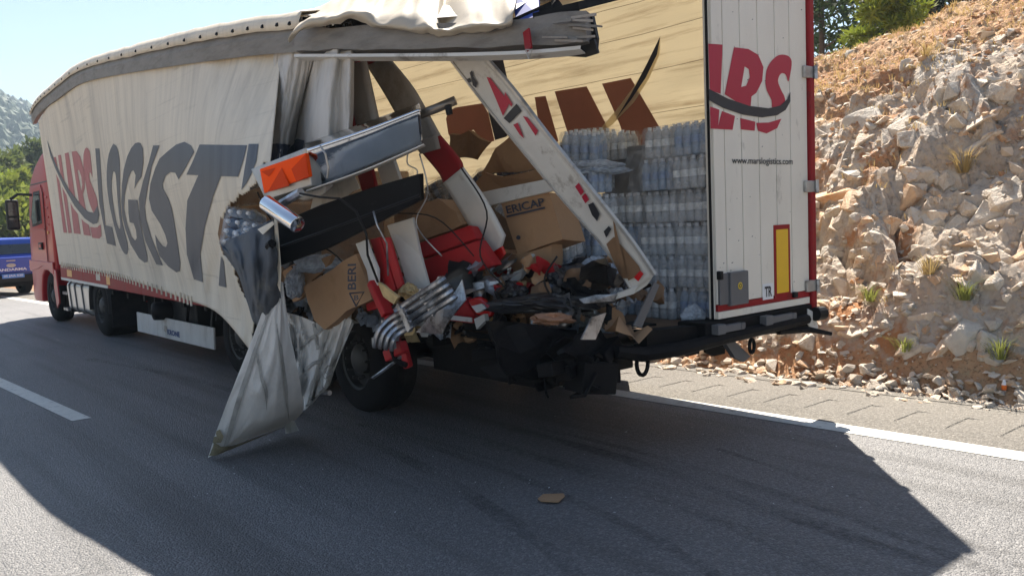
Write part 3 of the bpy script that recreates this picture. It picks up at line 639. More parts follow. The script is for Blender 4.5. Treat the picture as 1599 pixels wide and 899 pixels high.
# ================================================================ semi-trailer
TR = thing('semi_trailer', 'wrecked curtain-sided semi-trailer with cream tarpaulin, its left rear corner torn open', 'trailer', (0, 6.8, 0))
def zf(y): return .84+.018*max(0, y-1)      # loading floor
# chassis
mb = MB()
for sx in (-1, 1):
    for (y0, y1, z0, z1) in ((2.4, 9.2, .42, .76), (9.0, 13.4, .86, 1.0)):
        mb.b2((sx*.5-.07, y0, z1-.03), (sx*.5+.07, y1, z1)); mb.b2((sx*.5-.07, y0, z0), (sx*.5+.07, y1, z0+.03)); mb.b2((sx*.5-.012, y0, z0+.03), (sx*.5+.012, y1, z1-.03))
    mb.bar((sx*.5, 8.9, .55), (sx*.5, 9.6, .93), .12, .2)
for k in range(16): mb.b2((-1.2, .95+k*.8, .69), (1.2, 1.03+k*.8, .77))
mb.build('chassis', M_black, TR)
rows = [[(-1.24, y, zf(y)-.05), (1.24, y, zf(y)-.05)] for y in (.12, 4, 8, 13.55)]; rows2 = [[(-1.24, y, zf(y)), (1.24, y, zf(y))] for y in (.12, 4, 8, 13.55)]
fl = MB().grid(rows).grid(rows2); fl.build('floor', M_wood, TR, fix=False)
MB().b2((-1.25, 13.55, 1.0), (1.25, 13.62, 3.86)).build('front_wall', M_cream2, TR)
# left side rail, red, with its stickers
def railz(y): return 1.135-.016*(13.6-y)
rl = MB()
ysr = [13.6, 12, 10.4, 8.8, 7.4, 6.2]
for a, b in zip(ysr[:-1], ysr[1:]):
    rl.add([(x, y, railz(y)+dz) for y in (a, b) for x in (-1.285, -1.24) for dz in (-.26, -.015)], BOXF)
so = rl.build('side_rail', M_redp, TR, bevel=.008)
def railq(name, y0, y1, z0, z1, m):
    V = [(-1.288, y0, railz(y0)+z0), (-1.288, y1, railz(y1)+z0), (-1.288, y1, railz(y1)+z1), (-1.288, y0, railz(y0)+z1)]; mesh(name, V, [(0, 1, 2, 3)], m, so)
railq('lower_lip', 13.58, 10.5, -.262, -.215, M_bwhite)
railq('amber_sticker', 13.1, 12.75, -.18, -.06, M_amber); railq('amber_sticker', 10.55, 10.35, -.2, -.05, M_amber); railq('load_plate', 11.15, 10.9, -.16, -.05, M_alu)
MB().b2((1.24, .1, .8), (1.285, 13.6, 1.1)).build('side_rail', M_redp, TR)
MB().b2((1.2, .1, 3.86), (1.28, 13.6, 4.0)).build('roof_rail', M_alu, TR)
# --- left curtain, bulged out by the load
CC = [((60, 190, -1.40), (93, 413, -1.285)), ((84, 157, -1.5), (125, 419, -1.29)), ((130, 125, -1.7), (170, 428, -1.34)), ((200, 106, -1.95), (215, 441, -1.46)), ((300, 88, -2.1), (290, 467, -1.78)), ((370, 80, -2.05), (342, 490, -2.05)), ((440, 76, -2.0), (392, 548, -2.22))]
CS = spline([a+b for a, b in CC], 22)
HOLE = [(412, 255), (398, 290), (372, 308), (356, 322), (346, 345), (344, 372), (348, 394), (362, 412), (372, 440), (378, 458), (392, 470), (398, 505), (388, 560), (470, 560), (470, 255)]
nT = 120; V = []; PX = []
for i, c in enumerate(CS):
    f = i/(len(CS)-1)
    for j in range(nT+1):
        t = j/nT; u = c[0]+(c[3]-c[0])*t; v = c[1]+(c[4]-c[1])*t; x = c[2]+(c[5]-c[2])*t
        belly = -.30*math.sin(math.pi*min(1, t*1.05))**1.3*sstep(.15, .75, f)
        wr = .005*math.sin(f*165+3*noise.noise(Vector((f*9, t*2, 0))))*(.35+.65*noise.noise(Vector((f*14, t*1.2, 3))))+.022*noise.noise(Vector((f*11, t*2.6, 6)))
        wr += sstep(.72, 1, t)*.03*math.sin(f*75+t*9)*noise.noise(Vector((f*7, 2, t*2)))*2
        V.append(at(u, v, x=x+belly+wr)); PX.append((u, v))
Fc = []
for i in range(len(CS)-1):
    for j in range(nT):
        q = (i*(nT+1)+j, i*(nT+1)+j+1, (i+1)*(nT+1)+j+1, (i+1)*(nT+1)+j)
        cu = sum(PX[k][0] for k in q)/4; cv = sum(PX[k][1] for k in q)/4
        if inpoly(cu+2*noise.noise(Vector((cu*.1, cv*.1, 0))), cv+2*noise.noise(Vector((cu*.1, cv*.1, 9))), HOLE): continue
        Fc.append(q)
curt = mesh('side_curtain', V, Fc, M_cream, TR, smooth=True, solid=.006)
cb = BVHTree.FromPolygons(V, Fc)
# folds where the torn curtain hangs bunched up
FC = [((425, 76), (386, 300)), ((438, 74), (408, 292)), ((452, 74), (428, 292)), ((470, 76), (440, 290)), ((484, 80), (452, 270)), ((492, 82), (448, 262)), ((500, 78), (452, 300)), ((512, 66), (470, 312)), ((524, 64), (500, 305)), ((536, 72), (520, 290)), ((548, 78), (540, 260)), ((553, 84), (548, 238))]
FX = [-2.02, -2.10, -2.13, -2.04, -1.90, -1.84, -1.90, -2.06, -2.12, -2.0, -2.04, -1.88]
S2 = spline([a+b+(x,) for (a, b), x in zip(FC, FX)], 10); V = []; n2 = 60
for i, c in enumerate(S2):
    for j in range(n2+1):
        t = j/n2; u = c[0]+(c[2]-c[0])*t+3*math.sin(t*5+i*.05)*t; v = c[1]+(c[3]-c[1])*t
        k = .35+.85*t; x = -2.0+(c[4]+2.0)*k+.018*noise.noise(Vector((i*.22, t*2.2, 0)))+.02*math.sin(i*.62+t*2)*noise.noise(Vector((i*.1, t*2, 5)))+.006*noise.noise(Vector((i*.5, t*12, 2)))
        V.append(at(u, v, x=x))
Fc2 = [(i*(n2+1)+j, i*(n2+1)+j+1, (i+1)*(n2+1)+j+1, (i+1)*(n2+1)+j) for i in range(len(S2)-1) for j in range(n2)]
fold = mesh('curtain_fold', V, Fc2, M_cream2, TR, smooth=True, solid=.006)
fb = BVHTree.FromPolygons(V, Fc2)
print_on('navy_print', [[(388, 228), (442, 224), (452, 226), (436, 252), (430, 262), (392, 296), (384, 300)]], M_navy, fold, bvh=fb, cell=2.5, off=.012)
print_on('navy_print', [[(442, 240), (452, 228), (466, 217), (478, 220), (474, 240), (440, 256)]], M_navy, fold, bvh=fb, cell=2.5, off=.012)
# lettering on the left curtain
z3 = ((70, 200), 5.288); z4 = ((130, 200), 4.085); z5 = ((220, 200), 3.46)
def smoothpoly(p, n=4): return [tuple(q) for q in spline(list(p)+[p[0]], n)][:-1]
LET = [
 ('letter', M_pred, [zoomed(*z3, [(78, 242), (95, 238), (186, 864), (158, 862)])]),
 ('letter', M_pred, [zoomed(*z3, [(112, 226), (136, 222), (226, 866), (198, 866)])]),
 ('letter', M_pred, [zoomed(*z3, [(168, 210), (200, 202), (300, 875), (244, 868)])]),
 ('letter', M_pred, [zoomed(*z3, [(225, 195), (265, 190), (296, 235), (322, 330), (334, 430), (332, 500), (318, 545), (385, 890), (325, 880)]), zoomed(*z3, [(273, 350), (285, 345), (305, 400), (313, 470), (303, 520)])]),
 ('letter', M_pred, [smoothpoly(zoomed(*z3, [(324, 215), (335, 175), (350, 162), (368, 180), (380, 225), (397, 400), (384, 372), (373, 372), (374, 420), (400, 490), (430, 570), (442, 650), (430, 700), (405, 697), (365, 590), (335, 420), (322, 300)]), 3)]),
 ('letter', M_pred, [zoomed(*z3, [(376, 815), (420, 822), (466, 798), (472, 890), (455, 912), (395, 905)])]),
 ('swoosh_margin', M_cream, [zoomed(*z3, [(30, 150), (60, 235), (90, 330), (110, 345), (170, 470), (260, 620), (330, 715), (400, 765), (440, 770), (462, 790), (440, 818), (400, 818), (325, 770), (240, 660), (150, 490), (85, 350), (50, 250)])]),
 ('swoosh', M_pgrey, [zoomed(*z3, [(22, 95), (62, 215), (120, 350), (200, 500), (300, 630), (360, 690), (410, 700), (440, 640), (455, 715), (440, 785), (405, 793), (335, 745), (250, 640), (160, 480), (90, 330), (50, 225)])]),
 ('letter', M_pgrey, [zoomed(*z4, [(80, 130), (107, 130), (125, 420), (145, 620), (188, 630), (212, 752), (155, 735), (105, 480)])]),
 ('letter', M_pgrey, [smoothpoly(zoomed(*z4, [(195, 100), (167, 165), (153, 280), (160, 420), (190, 580), (235, 740), (268, 800), (287, 795), (285, 730), (255, 610), (243, 500), (238, 370), (237, 230), (222, 130)]), 3), smoothpoly(zoomed(*z4, [(195, 278), (184, 340), (190, 450), (213, 590), (233, 642), (240, 620), (232, 550), (221, 440), (214, 330), (206, 282)]), 2)]),
 ('letter', M_pgrey, [zoomed(*z4, [(355, 92), (335, 98), (310, 128), (285, 180), (262, 265), (249, 370), (246, 470), (252, 560), (270, 640), (305, 740), (360, 830), (395, 857), (413, 852), (412, 810), (387, 700), (366, 590), (350, 458), (290, 455), (292, 540), (300, 600), (325, 607), (340, 650), (345, 700), (335, 716), (312, 692), (283, 610), (264, 510), (268, 430), (290, 325), (312, 275), (325, 270), (338, 300), (330, 388), (348, 350), (376, 310), (388, 220), (385, 130), (370, 97)])]),
 ('letter', M_pgrey, [zoomed(*z4, [(450, 112), (492, 110), (440, 250), (415, 380), (397, 500), (405, 580), (440, 700), (512, 875), (470, 868), (400, 720), (365, 580), (358, 450), (385, 340), (425, 210)])]),
 ('letter', M_pgrey, [zoomed(*z5, [(80, 575), (88, 640), (105, 690), (150, 745), (195, 778), (213, 772), (217, 725), (205, 640), (190, 540), (170, 430), (152, 378), (125, 330), (122, 300), (138, 258), (163, 238), (190, 242), (208, 277), (240, 225), (292, 130), (275, 95), (240, 75), (195, 90), (150, 125), (105, 165), (82, 215), (55, 300), (47, 380), (62, 445), (110, 520), (135, 575), (147, 620), (140, 642), (122, 636), (100, 610)])]),
 ('letter', M_pgrey, [zoomed(*z5, [(322, 90), (578, 95), (560, 170), (530, 264), (437, 260), (395, 370), (350, 530), (325, 680), (340, 832), (290, 815), (252, 680), (245, 540), (255, 390), (315, 255), (250, 252), (285, 180)])]),
 ('letter', M_pgrey, [zoomed(*z5, [(587, 88), (640, 88), (628, 180), (606, 240), (575, 300), (548, 335), (556, 280), (572, 180)])]),
 ('letter', M_pgrey, [zoomed(*z5, [(437, 690), (452, 720), (466, 860), (425, 850), (430, 770)])]),
]
for i, (n_, m_, pl_) in enumerate(LET):
    print_on(n_, pl_, m_, curt, bvh=cb, cell=4, off=.0075 if n_ == 'letter' else (.0095 if n_ == 'swoosh_margin' else .0115))
# strap tails along the bottom hem
hem = MB()
for i in range(3, len(CS)-40, 2):
    c = CS[i]; p = at(c[3], c[4], x=c[5]-.02); MB().bar(p+Vector((0, 0, .05)), p+Vector((0, 0, -.05)), .03, .012, (1, 0, 0)).build('hem_strap', M_cream if i % 2 else M_greyb, TR)
# --- left roof rail: bowed front part and the rear beam
RT_ = spline([(52, 183, -1.42), (62, 166, -1.45), (84, 147, -1.52), (130, 115, -1.72), (200, 96, -1.97), (300, 76, -2.12), (400, 60, -2.08), (480, 52, -2.05)], 8)
mb = MB(); rows = []
for (u, v, x) in RT_:
    p = at(u, v, x=x); k = (p-CAM).dot(FW)/F; rows.append([p+Vector((-.03, 0, .11)), p+Vector((-.035, 0, -.02)), p+Vector((-.02, 0, -.13)), p+Vector((.05, 0, -.12)), p+Vector((.12, 0, .11)), p+Vector((-.03, 0, .11))])
rr = mb.grid(rows).build('roof_rail', M_rail, TR)
rows = []
for (u, v, x) in RT_:
    p = at(u, v, x=x); j = .012*noise.noise(p*5); rows.append([p+Vector((.35, 0, .20)), p+Vector((.08, 0, .165+j)), p+Vector((-.035, 0, .145+j)), p+Vector((-.06, 0, .08)), p+Vector((-.055, 0, .03+j))])
MB().grid(rows).build('rail_cover', M_cream, rr, smooth=True, solid=.006)
for i in range(2, len(RT_)-2, 2):
    p = at(*RT_[i][:2], x=RT_[i][2])+Vector((-.058, 0, .075)); MB().bar(p, p+Vector((-.008, 0, -.02)), .018, .03, (0, 1, 0)).build('eyelet', M_black, rr)
BM = spline([(468, 66, -2.06), (600, 63, -1.95), (720, 60, -1.82), (830, 55, -1.68), (922, 46, -1.52)], 6); rows = []
for i, (u, v, x) in enumerate(BM):
    p = at(u, v, x=x); h = .085+.02*noise.noise(p*4); rows.append([p+Vector((-.05, -.02, h)), p+Vector((-.055, -.02, .02)), p+Vector((-.05, -.02, -h+.02)), p+Vector((.08, .05, -h)), p+Vector((.08, .05, h)), p+Vector((-.05, -.02, h))])
beam = MB().grid(rows); n_ = len(beam.v); beam.f += [tuple(range(5)), tuple(range(n_-6, n_-1))]
bo = beam.build('roof_beam', M_rail, TR)
rows = []
for i, (u, v, x) in enumerate(BM[:-1]):
    p = at(u, v, x=x); rows.append([p+Vector((-.06, -.03, -.095)), p+Vector((-.065, -.03, -.112)), p+Vector((.03, .02, -.122))])
MB().grid(rows).build('beam_lip', M_bwhite, bo, solid=.006)
mb = MB(); p = at(822, 48, x=-1.76); q = at(826, 78, x=-1.78); mb.bar(p, q, .05, .012, (1, 0, 0)); mb.build('red_strap', M_redp, bo)
k_ = [at(a, b, x=-1.79) for a, b in ((821, 78), (831, 78), (826, 92), (821, 78))]; MB().tube(k_, .004, 5).build('strap_ring', M_alu, bo)
rs_ = random.Random(6)
for k in range(12):
    u0 = rs_.uniform(840, 915); v0 = rs_.uniform(28, 66); x0 = -1.66+.0018*(u0-840); MB().bar(at(u0, v0, x=x0-.06), at(u0+rs_.uniform(15, 45), v0+rs_.uniform(-6, 8), x=x0-.03), rs_.uniform(.006, .02), rs_.uniform(.006, .015)).build('splinter', M_rail if k % 2 else M_boxgrey, bo)
# torn black fittings at the beam's end
MB().slab(A((855, 85, -1.6), (885, 68, -1.58), (928, 62, -1.52), (934, 84, -1.5), (915, 90, -1.52), (880, 88, -1.56)), .02).build('torn_bracket', M_plast, bo)
MB().slab(A((915, 22, -1.5), (924, 22, -1.5), (932, 60, -1.48), (930, 80, -1.48), (920, 68, -1.5)), .03).build('torn_bracket', M_plast, bo)
mb = MB(); mb.bar(at(800, 42, x=-1.72), at(862, 14, x=-1.55), .10, .06); mb.bar(at(835, 38, x=-1.68), at(905, 20, x=-1.5), .09, .10); mb.bar(at(845, 24, x=-1.55), at(990, -12, x=-.6), .04, .05); mb.bar(at(850, 30, x=-1.5), at(870, 4, x=-1.4), .05, .05)
mb.build('roof_bow', M_black, bo)
MB().slab(A((806, 36, -1.75), (842, 26, -1.68), (840, -14, -1.5), (800, -14, -1.55)), .03).build('blue_cover', M_ltblue, bo)
# roof sheet from the sunken left rail to the right rail
rows = []
def left_top(y):
    pts = [at(u, v, x=x) for (u, v, x) in RT_]+[at(u, v, x=x) for (u, v, x) in BM[3:]]
    pts.sort(key=lambda p: p.y)
    for a, b in zip(pts[:-1], pts[1:]):
        if a.y <= y <= b.y: return a.lerp(b, (y-a.y)/(b.y-a.y+1e-6))
    return pts[0] if y < pts[0].y else pts[-1]
for i in range(46):
    y = .04+13.5*i/45; l = left_top(y); r_ = Vector((1.24, y, 4.0)); row = []
    for k in range(17):
        f = k/16; p = l.lerp(r_, f)+Vector((0, 0, .13+.05*math.sin(f*3.14)-.06*abs(math.sin(y*2.4))*math.sin(f*3.14)+.05*noise.noise(Vector((f*6, y*1.2, 0))))); p.y = y; row.append(p)
    rows.append(row)
MB().grid(rows).build('roof_sheet', M_cream2, TR, smooth=True)
for y in (1.6, 3.0, 4.6, 6.4): l = left_top(y); MB().bar(l+Vector((0, 0, .06)), (1.22, y, 3.93), .04, .04).build('roof_bow', M_black, TR)
# crumpled roof tarpaulin lying over the left beam, in the sun
HP = [((452, 62), (470, 40), (488, 18)), ((485, 40), (505, 20), (520, 2)), ((520, 30), (540, 16), (560, -14)), ((560, 26), (575, 10), (590, -26)), ((592, 40), (600, 16), (612, -30)), ((632, 42), (640, 14), (650, -34)), ((668, 46), (676, 20), (684, -34)), ((690, 53), (694, 34), (700, -30)), ((735, 45), (735, 12), (735, -32)), ((778, 42), (780, 12), (782, -32)), ((800, 34), (805, 6), (808, -26))]
S3 = spline([(a[0], a[1], b[0], b[1], c[0], c[1]) for a, b, c in HP], 8); rows = []
for i, s_ in enumerate(S3):
    f = i/(len(S3)-1); x0 = -2.14+.42*f; row = []
    for j, q in enumerate(spline([(s_[0]-1, s_[1]+5, x0-.06), (s_[0], s_[1]-4, x0-.09), (s_[2], s_[3], x0+.02), (s_[4], s_[5], x0+.4), (s_[4], s_[5]+12, x0+.9)], 7)):
        p = at(q[0], q[1], x=q[2]); p += Vector((-.5, -.5, .6))*(.035*noise.noise(Vector((i*.10, j*.12, 0)))+.018*noise.noise(Vector((i*.3, j*.16, 4)))); row.append(p)
    rows.append(row)
MB().grid(rows).build('roof_tarpaulin', pm('sunlit_roof_tarpaulin', (.52, .46, .37), .6, var=.06, scale=3, bump=.1, bscale=14, dirt=(.34, .31, .27), dscale=2, dlow=.55, dhigh=.8, transl=.15), TR, smooth=True, solid=.008)
mb = MB()
for k in range(7): mb.tube([at(475+k*12, 46-k, x=-1.98), at(480+k*11, 36+4*math.sin(k), x=-1.9), at(492+k*10, 48, x=-1.95)], .012, 5)
mb.build('torn_cable', M_plast, TR)
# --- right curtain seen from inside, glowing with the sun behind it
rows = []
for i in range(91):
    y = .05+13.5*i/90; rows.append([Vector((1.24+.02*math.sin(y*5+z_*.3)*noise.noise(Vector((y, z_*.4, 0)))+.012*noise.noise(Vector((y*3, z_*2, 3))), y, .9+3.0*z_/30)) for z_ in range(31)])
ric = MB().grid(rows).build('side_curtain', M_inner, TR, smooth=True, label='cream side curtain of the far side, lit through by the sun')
z6 = ((540, 60), 3.747)
print_on('dark_print', [[(739, 70), (780, 69), (808, 193), (790, 214), (773, 219), (757, 152)]], M_innavy, ric, x=1.205)
print_on('letter', [zoomed(*z6, [(586, 470), (600, 430), (640, 405), (800, 380), (835, 440), (870, 600), (800, 620), (775, 570), (745, 533), (722, 560), (724, 590), (640, 620), (600, 560)])], M_inred, ric, x=1.205)
print_on('letter', [[(866, 143), (916, 135), (952, 205), (975, 245), (900, 250), (884, 200)]], M_inred, ric, x=1.205)
print_on('letter', [[(940, 131), (985, 122), (1034, 206), (1040, 250), (985, 250), (968, 195)]], M_inred, ric, x=1.205)
print_on('letter', [[(835, 152), (852, 150), (872, 220), (850, 240), (842, 200)]], M_inred, ric, x=1.205)
print_on('swoosh_margin', [[(1031, 57), (1030, 85), (1014, 122), (990, 160), (955, 196), (925, 215), (960, 175), (990, 135), (1014, 95)]], M_incream, ric, x=1.198)
print_on('swoosh', [[(1031, 57), (1026, 85), (1008, 122), (986, 155), (962, 186), (985, 148), (1010, 100)]], M_innavy, ric, x=1.192)
for z_ in (1.5, 2.1, 2.55, 2.95, 3.3, 3.6):
    pts = [(1.215, .3+k*.45, z_+.03*noise.noise(Vector((k*.6, z_, 0)))) for k in range(24)]; MB().tube(pts, .0022, 4).build('lashing_seam', M_wood, TR)
# --- rear frame and the closed right door
MB().b2((1.205, -.06, .80), (1.275, .10, 4.0)).build('corner_post', M_redp, TR, bevel=.012)
MB().b2((0, -.03, 3.9), (1.2, .1, 4.02)).build('rear_header', M_redp, TR)
DY = -.035
door = MB().b2((0.0, -.012, .885), (1.2, .035, 3.9)).build('rear_door', M_white, TR, bevel=.004, label='closed white right-hand rear door with red lettering')
px = [1110, 1133.5, 1160, 1187, 1213.5, 1236, 1254]
xb = [0.0]+[at(u, 320, y=DY).x for u in px[1:-1]]+[1.2]
for a, b in zip(xb[:-1], xb[1:]): MB().b2((a+.004, DY, .99), (b-.004, -.013, 3.895)).build('door_panel', M_white, door, bevel=.004)
MB().b2((-.006, -.008, .885), (.004, .012, 3.9)).build('door_seal', M_plast, door)
MB().b2((0.012, DY, .938), (1.2, -.013, .986)).build('red_band', M_redp, door, bevel=.003); MB().b2((0.012, DY-.002, .885), (1.2, -.013, .936)).build('lower_edge', M_white, door, bevel=.003)
zd = ((1080, 0), 2.995)
for lp in ([[(78, 205), (145, 210), (136, 440), (85, 422)]], [[(86, 498), (130, 514), (124, 588), (142, 520), (203, 543), (192, 608), (88, 602)]],
           [[(198, 222), (265, 230), (312, 258), (336, 315), (330, 380), (303, 435), (280, 452), (276, 503), (215, 480), (155, 442)], [(248, 312), (232, 408), (255, 402), (272, 362), (268, 325)]], [[(228, 553), (298, 570), (295, 612), (230, 606)]],
           [smoothpoly([(345, 390), (350, 330), (375, 285), (410, 258), (450, 262), (468, 288), (462, 345), (452, 383), (440, 350), (418, 345), (404, 378), (418, 420), (435, 455), (436, 490), (415, 507), (378, 507), (374, 470), (352, 425)], 3)], [[(302, 575), (360, 574), (420, 556), (400, 600), (350, 625), (310, 612)]]):
    print_on('letter', [[q for q in zoomed(*zd, l)] for l in lp], M_crimson, door, y=DY-.003)
print_on('swoosh', [zoomed(*zd, [(80, 416), (170, 462), (270, 496), (360, 507), (415, 495), (447, 465), (462, 430), (462, 475), (440, 515), (400, 540), (330, 550), (240, 537), (150, 507), (82, 470)])], M_ink, door, y=DY-.006)
a, b = at(1143, 254, y=DY-.004), at(1238, 256, y=DY-.004); text('web_address', 'www.marslogistics.com', (a.x, DY-.004, a.z-.022), (1, 0, 0), (0, 0, 1), b.x-a.x, .062, M_ink, door, .012)
a, b = at(1194, 464, y=DY-.004), at(1205, 446, y=DY-.004); MB().b2((a.x-.02, DY-.004, a.z-.02), (b.x+.02, DY, b.z+.02)).build('country_plate', M_ltext, door); text('country_letters', 'TR', (a.x, DY-.006, a.z), (1, 0, 0), (0, 0, 1), b.x-a.x, b.z-a.z, M_ink, door, .03)
a, b = at(1210, 466, y=DY-.004), at(1233, 350, y=DY-.004); rf = MB().b2((a.x, DY-.005, a.z), (b.x, DY, b.z)).build('reflector_frame', M_redp, door); MB().b2((a.x+.028, DY-.007, a.z+.035), (b.x-.028, DY-.005, b.z-.035)).build('reflector', M_yel_r, rf)
a, b = at(1112, 479, y=DY-.02), at(1139, 426, y=DY-.02); MB().b2((.014, DY-.018, a.z), (b.x, DY, b.z)).build('lock_recess', M_greyb, door, bevel=.004)
a, b = at(1141, 478, y=DY-.03), at(1168, 422, y=DY-.03); lk = MB().b2((a.x, DY-.035, a.z), (b.x, DY, b.z)).build('lock_box', M_greyb, door, bevel=.006)
c = at(1156, 446, y=DY-.037); MB().lathe([(.026, -.002), (.026, 0)], (c.x, DY-.036, c.z), 'y', 16, True).build('round_sticker', M_yst, lk); MB().lathe([(.016, -.0035), (.009, -.0035)], (c.x, DY-.036, c.z), 'y', 16).build('sticker_ring', M_ink, lk)
for v in (111, 291, 448):
    c = at(1258, v, y=-.07); h_ = MB().b2((1.13, -.062, c.z-.045), (1.285, -.036, c.z+.045)).build('hinge', M_alu, door, bevel=.006); MB().tube([(1.262, -.075, c.z-.05), (1.262, -.075, c.z+.05)], .016, 8).build('hinge_pin', M_galv, h_)
rq = random.Random(31); sd_ = MB()
for k in range(34):
    x_, z_ = rq.uniform(.03, 1.18), rq.uniform(1.0, 3.2); s_ = rq.uniform(.002, .008); yq = DY-.0015; sd_.add([(x_-s_*rq.uniform(.5, 2), yq, z_-s_*.4), (x_+s_, yq, z_-s_*.3), (x_+s_*rq.uniform(.5, 3), yq, z_+s_*.6), (x_, yq, z_+s_*.8)], [(0, 1, 2, 3)])
sd_.build('scuff_marks', M_greyb, door, fix=False, kind='stuff')
c = at(1239, 460, y=DY); MB().b2((c.x-.022, DY-.03, c.z-.022), (c.x+.022, DY, c.z+.022)).build('door_stop', M_plast, door, bevel=.006)
c = at(1112, 431, y=DY); MB().b2((.0, DY-.04, c.z-.03), (.03, DY, c.z+.03)).build('door_catch', M_plast, door, bevel=.005)
# sill, bumper, hardware below the door
sl = MB(); sl.b2((-.15, -.05, .74), (1.27, .2, .875)); sl.build('rear_sill', M_black, TR, bevel=.01)
for (u0, u1, v0, v1) in ((1118, 1160, 512, 508), (1193, 1240, 502, 494)):
    a, b = at(u0, v0, y=-.075), at(u1, v1, y=-.075); hd = MB(); hd.bar((a.x, -.075, .82), (b.x, -.075, .82), .04, .05); hd.b2((a.x-.02, -.11, .79), (a.x+.07, -.05, .86)); hd.b2((b.x-.05, -.1, .8), (b.x, -.05, .845)); hd.build('locking_lever', M_greyb, TR, bevel=.005)
bm_ = MB(); bm_.tube([at(960, 548, y=.02), at(1003, 553, y=0.0), at(1060, 545, y=-.04), at(1130, 528, y=-.06), at(1260, 498, y=-.08)], [.045, .05, .05, .045, .04], 8); bm_.bar(at(1000, 530, y=.1), at(1265, 500, y=.05), .12, .12); bm_.build('bumper_bar', M_black, TR, smooth=False)
MB().tube([(1.2, -.08, .80), (1.30, -.09, .80)], .055, 12).build('corner_buffer', M_plast, TR)
MB().slab([at(u, v, y=-.06) for u, v in ((1262, 482), (1272, 488), (1278, 512), (1268, 515), (1262, 505))], .01).build('torn_strip', M_bwhite, TR)
MB().tube([at(1215, 517, y=-.03), at(1262, 514, y=-.1), at(1298, 521, y=-.2)], [.03, .026, .016], 6).build('bent_stay', M_black, TR)
def ringat(u, v, w_, h_, yy, name):
    c = at(u, v, y=yy); pts = [c+Vector((w_*math.cos(t), 0, h_*math.sin(t))) for t in [k*math.pi*2/16 for k in range(17)]]; MB().tube(pts, .014, 6).build(name, M_black, TR)
ringat(1003, 567, .055, .078, 0.0, 'tow_ring'); ringat(1174, 540, .03, .05, -.02, 'tow_ring')
MB().slab([at(u, v, y=.02) for u, v in ((1133, 535), (1146, 531), (1172, 556), (1162, 565), (1148, 558))], .04).build('hanging_bracket', M_greyb, TR)
for u0 in (1078, 1118): MB().slab([at(u, v, y=.5) for u, v in ((u0-18, 535), (u0+16, 530), (u0+14, 552), (u0-4, 556), (u0-16, 550))], .02).build('mud_flap', M_rubber, TR)
# crushed tail: dark mangled frame at the left rear
cm = MB(); r_ = random.Random(4)
cm.bar((-1.26, .12, .66), (-1.0, .08, .62), .2, .2); cm.bar((-1.2, .45, .64), (-.85, .55, .60), .2, .18); cm.bar((-.6, .8, .66), (-.5, 2.2, .64), .14, .2); cm.bar((.45, .2, .7), (.5, 2.4, .68), .14, .16); cm.bar((-1.2, .6, .74), (-.2, .45, .78), .25, .16)
for k in range(16):
    yy = r_.uniform(.0, .9); a = Vector((r_.uniform(-1.3, -1.1+.6*yy), yy, r_.uniform(.64, .82))); b = a+Vector((r_.uniform(-.3, .2), r_.uniform(-.1, .3), r_.uniform(-.04, .1))); cm.bar(a, b, r_.uniform(.03, .12), r_.uniform(.02, .1), (r_.uniform(-.5, .5), .3, 1))
cm.build('crushed_frame', M_black, TR, bevel=.008)
for (pts, y_) in (([(880, 545), (935, 500), (962, 560), (958, 592), (935, 594), (905, 580)], .12), ([(760, 500), (900, 510), (905, 585), (800, 575), (770, 545)], .3)):
    tp = MB().slab([at(u, v, y=y_) for u, v in pts], .03).build('torn_plate', M_black, TR); q_ = bmesh.new(); q_.from_mesh(tp.data); bmesh.ops.triangulate(q_, faces=q_.faces); bmesh.ops.subdivide_edges(q_, edges=q_.edges, cuts=4, use_grid_fill=True); bmesh.ops.triangulate(q_, faces=q_.faces)
    for v_ in q_.verts: v_.co += Vector((noise.noise(v_.co*6), noise.noise(v_.co*6+Vector((5, 0, 0))), noise.noise(v_.co*6+Vector((0, 5, 0)))))*.07
    q_.to_mesh(tp.data); q_.free()
tg_ = MB(); r7 = random.Random(12)
for k in range(70):
    yy = r7.uniform(-.03, .9); c0 = Vector((r7.uniform(-1.35, -1.15+.6*yy), yy, r7.uniform(.56, .84))); d0 = Vector((r7.gauss(0, 1), r7.gauss(0, .6), r7.gauss(0, .35))).normalized()*r7.uniform(.08, .32)
    if k % 3 == 0: tg_.tube([c0, c0+d0*.5+Vector((0, 0, r7.uniform(-.08, .05))), c0+d0], r7.uniform(.006, .018), 5)
    elif k % 3 == 1: tg_.bar(c0, c0+d0, r7.uniform(.02, .10), r7.uniform(.01, .04), (r7.gauss(0, 1), .2, 1))
    else:
        e0 = d0.cross(Vector((r7.gauss(0, 1), r7.gauss(0, 1), r7.gauss(0, 1)))).normalized()*r7.uniform(.05, .16); tg_.prism([c0, c0+d0*.7, c0+d0+e0*.6, c0+d0*.4+e0, c0+e0*.7], d0.cross(e0).normalized()*.008)
for v_ in tg_.v: v_.z = max(v_.z, .54)
tg_.build('tangled_steel', M_black, TR, kind='stuff')
for k in range(9):
    u0 = r7.uniform(700, 960); v0 = r7.uniform(470, 530); x_ = -1.25+(u0-700)*.0035; MB().tube(A((u0, v0, x_), (u0+r7.uniform(-25, 25), v0+r7.uniform(10, 28), x_-.05), (u0+r7.uniform(-40, 40), v0+r7.uniform(5, 35), x_)), r7.uniform(.006, .012), 6).build('hose', M_plast, TR, smooth=True)
pp = MB()
for k in range(4): c = at(953, 560+k*9, y=.09); pp.lathe([(.011, 0), (.0005, -.001)], c, 'y', 8)
pp.build('punched_hole', M_shld, TR)
MB().slab([at(u, v, y=-.02) for u, v in ((908, 530), (925, 495), (947, 488), (938, 512), (930, 530))], .012).build('torn_sheet', M_galv, TR)
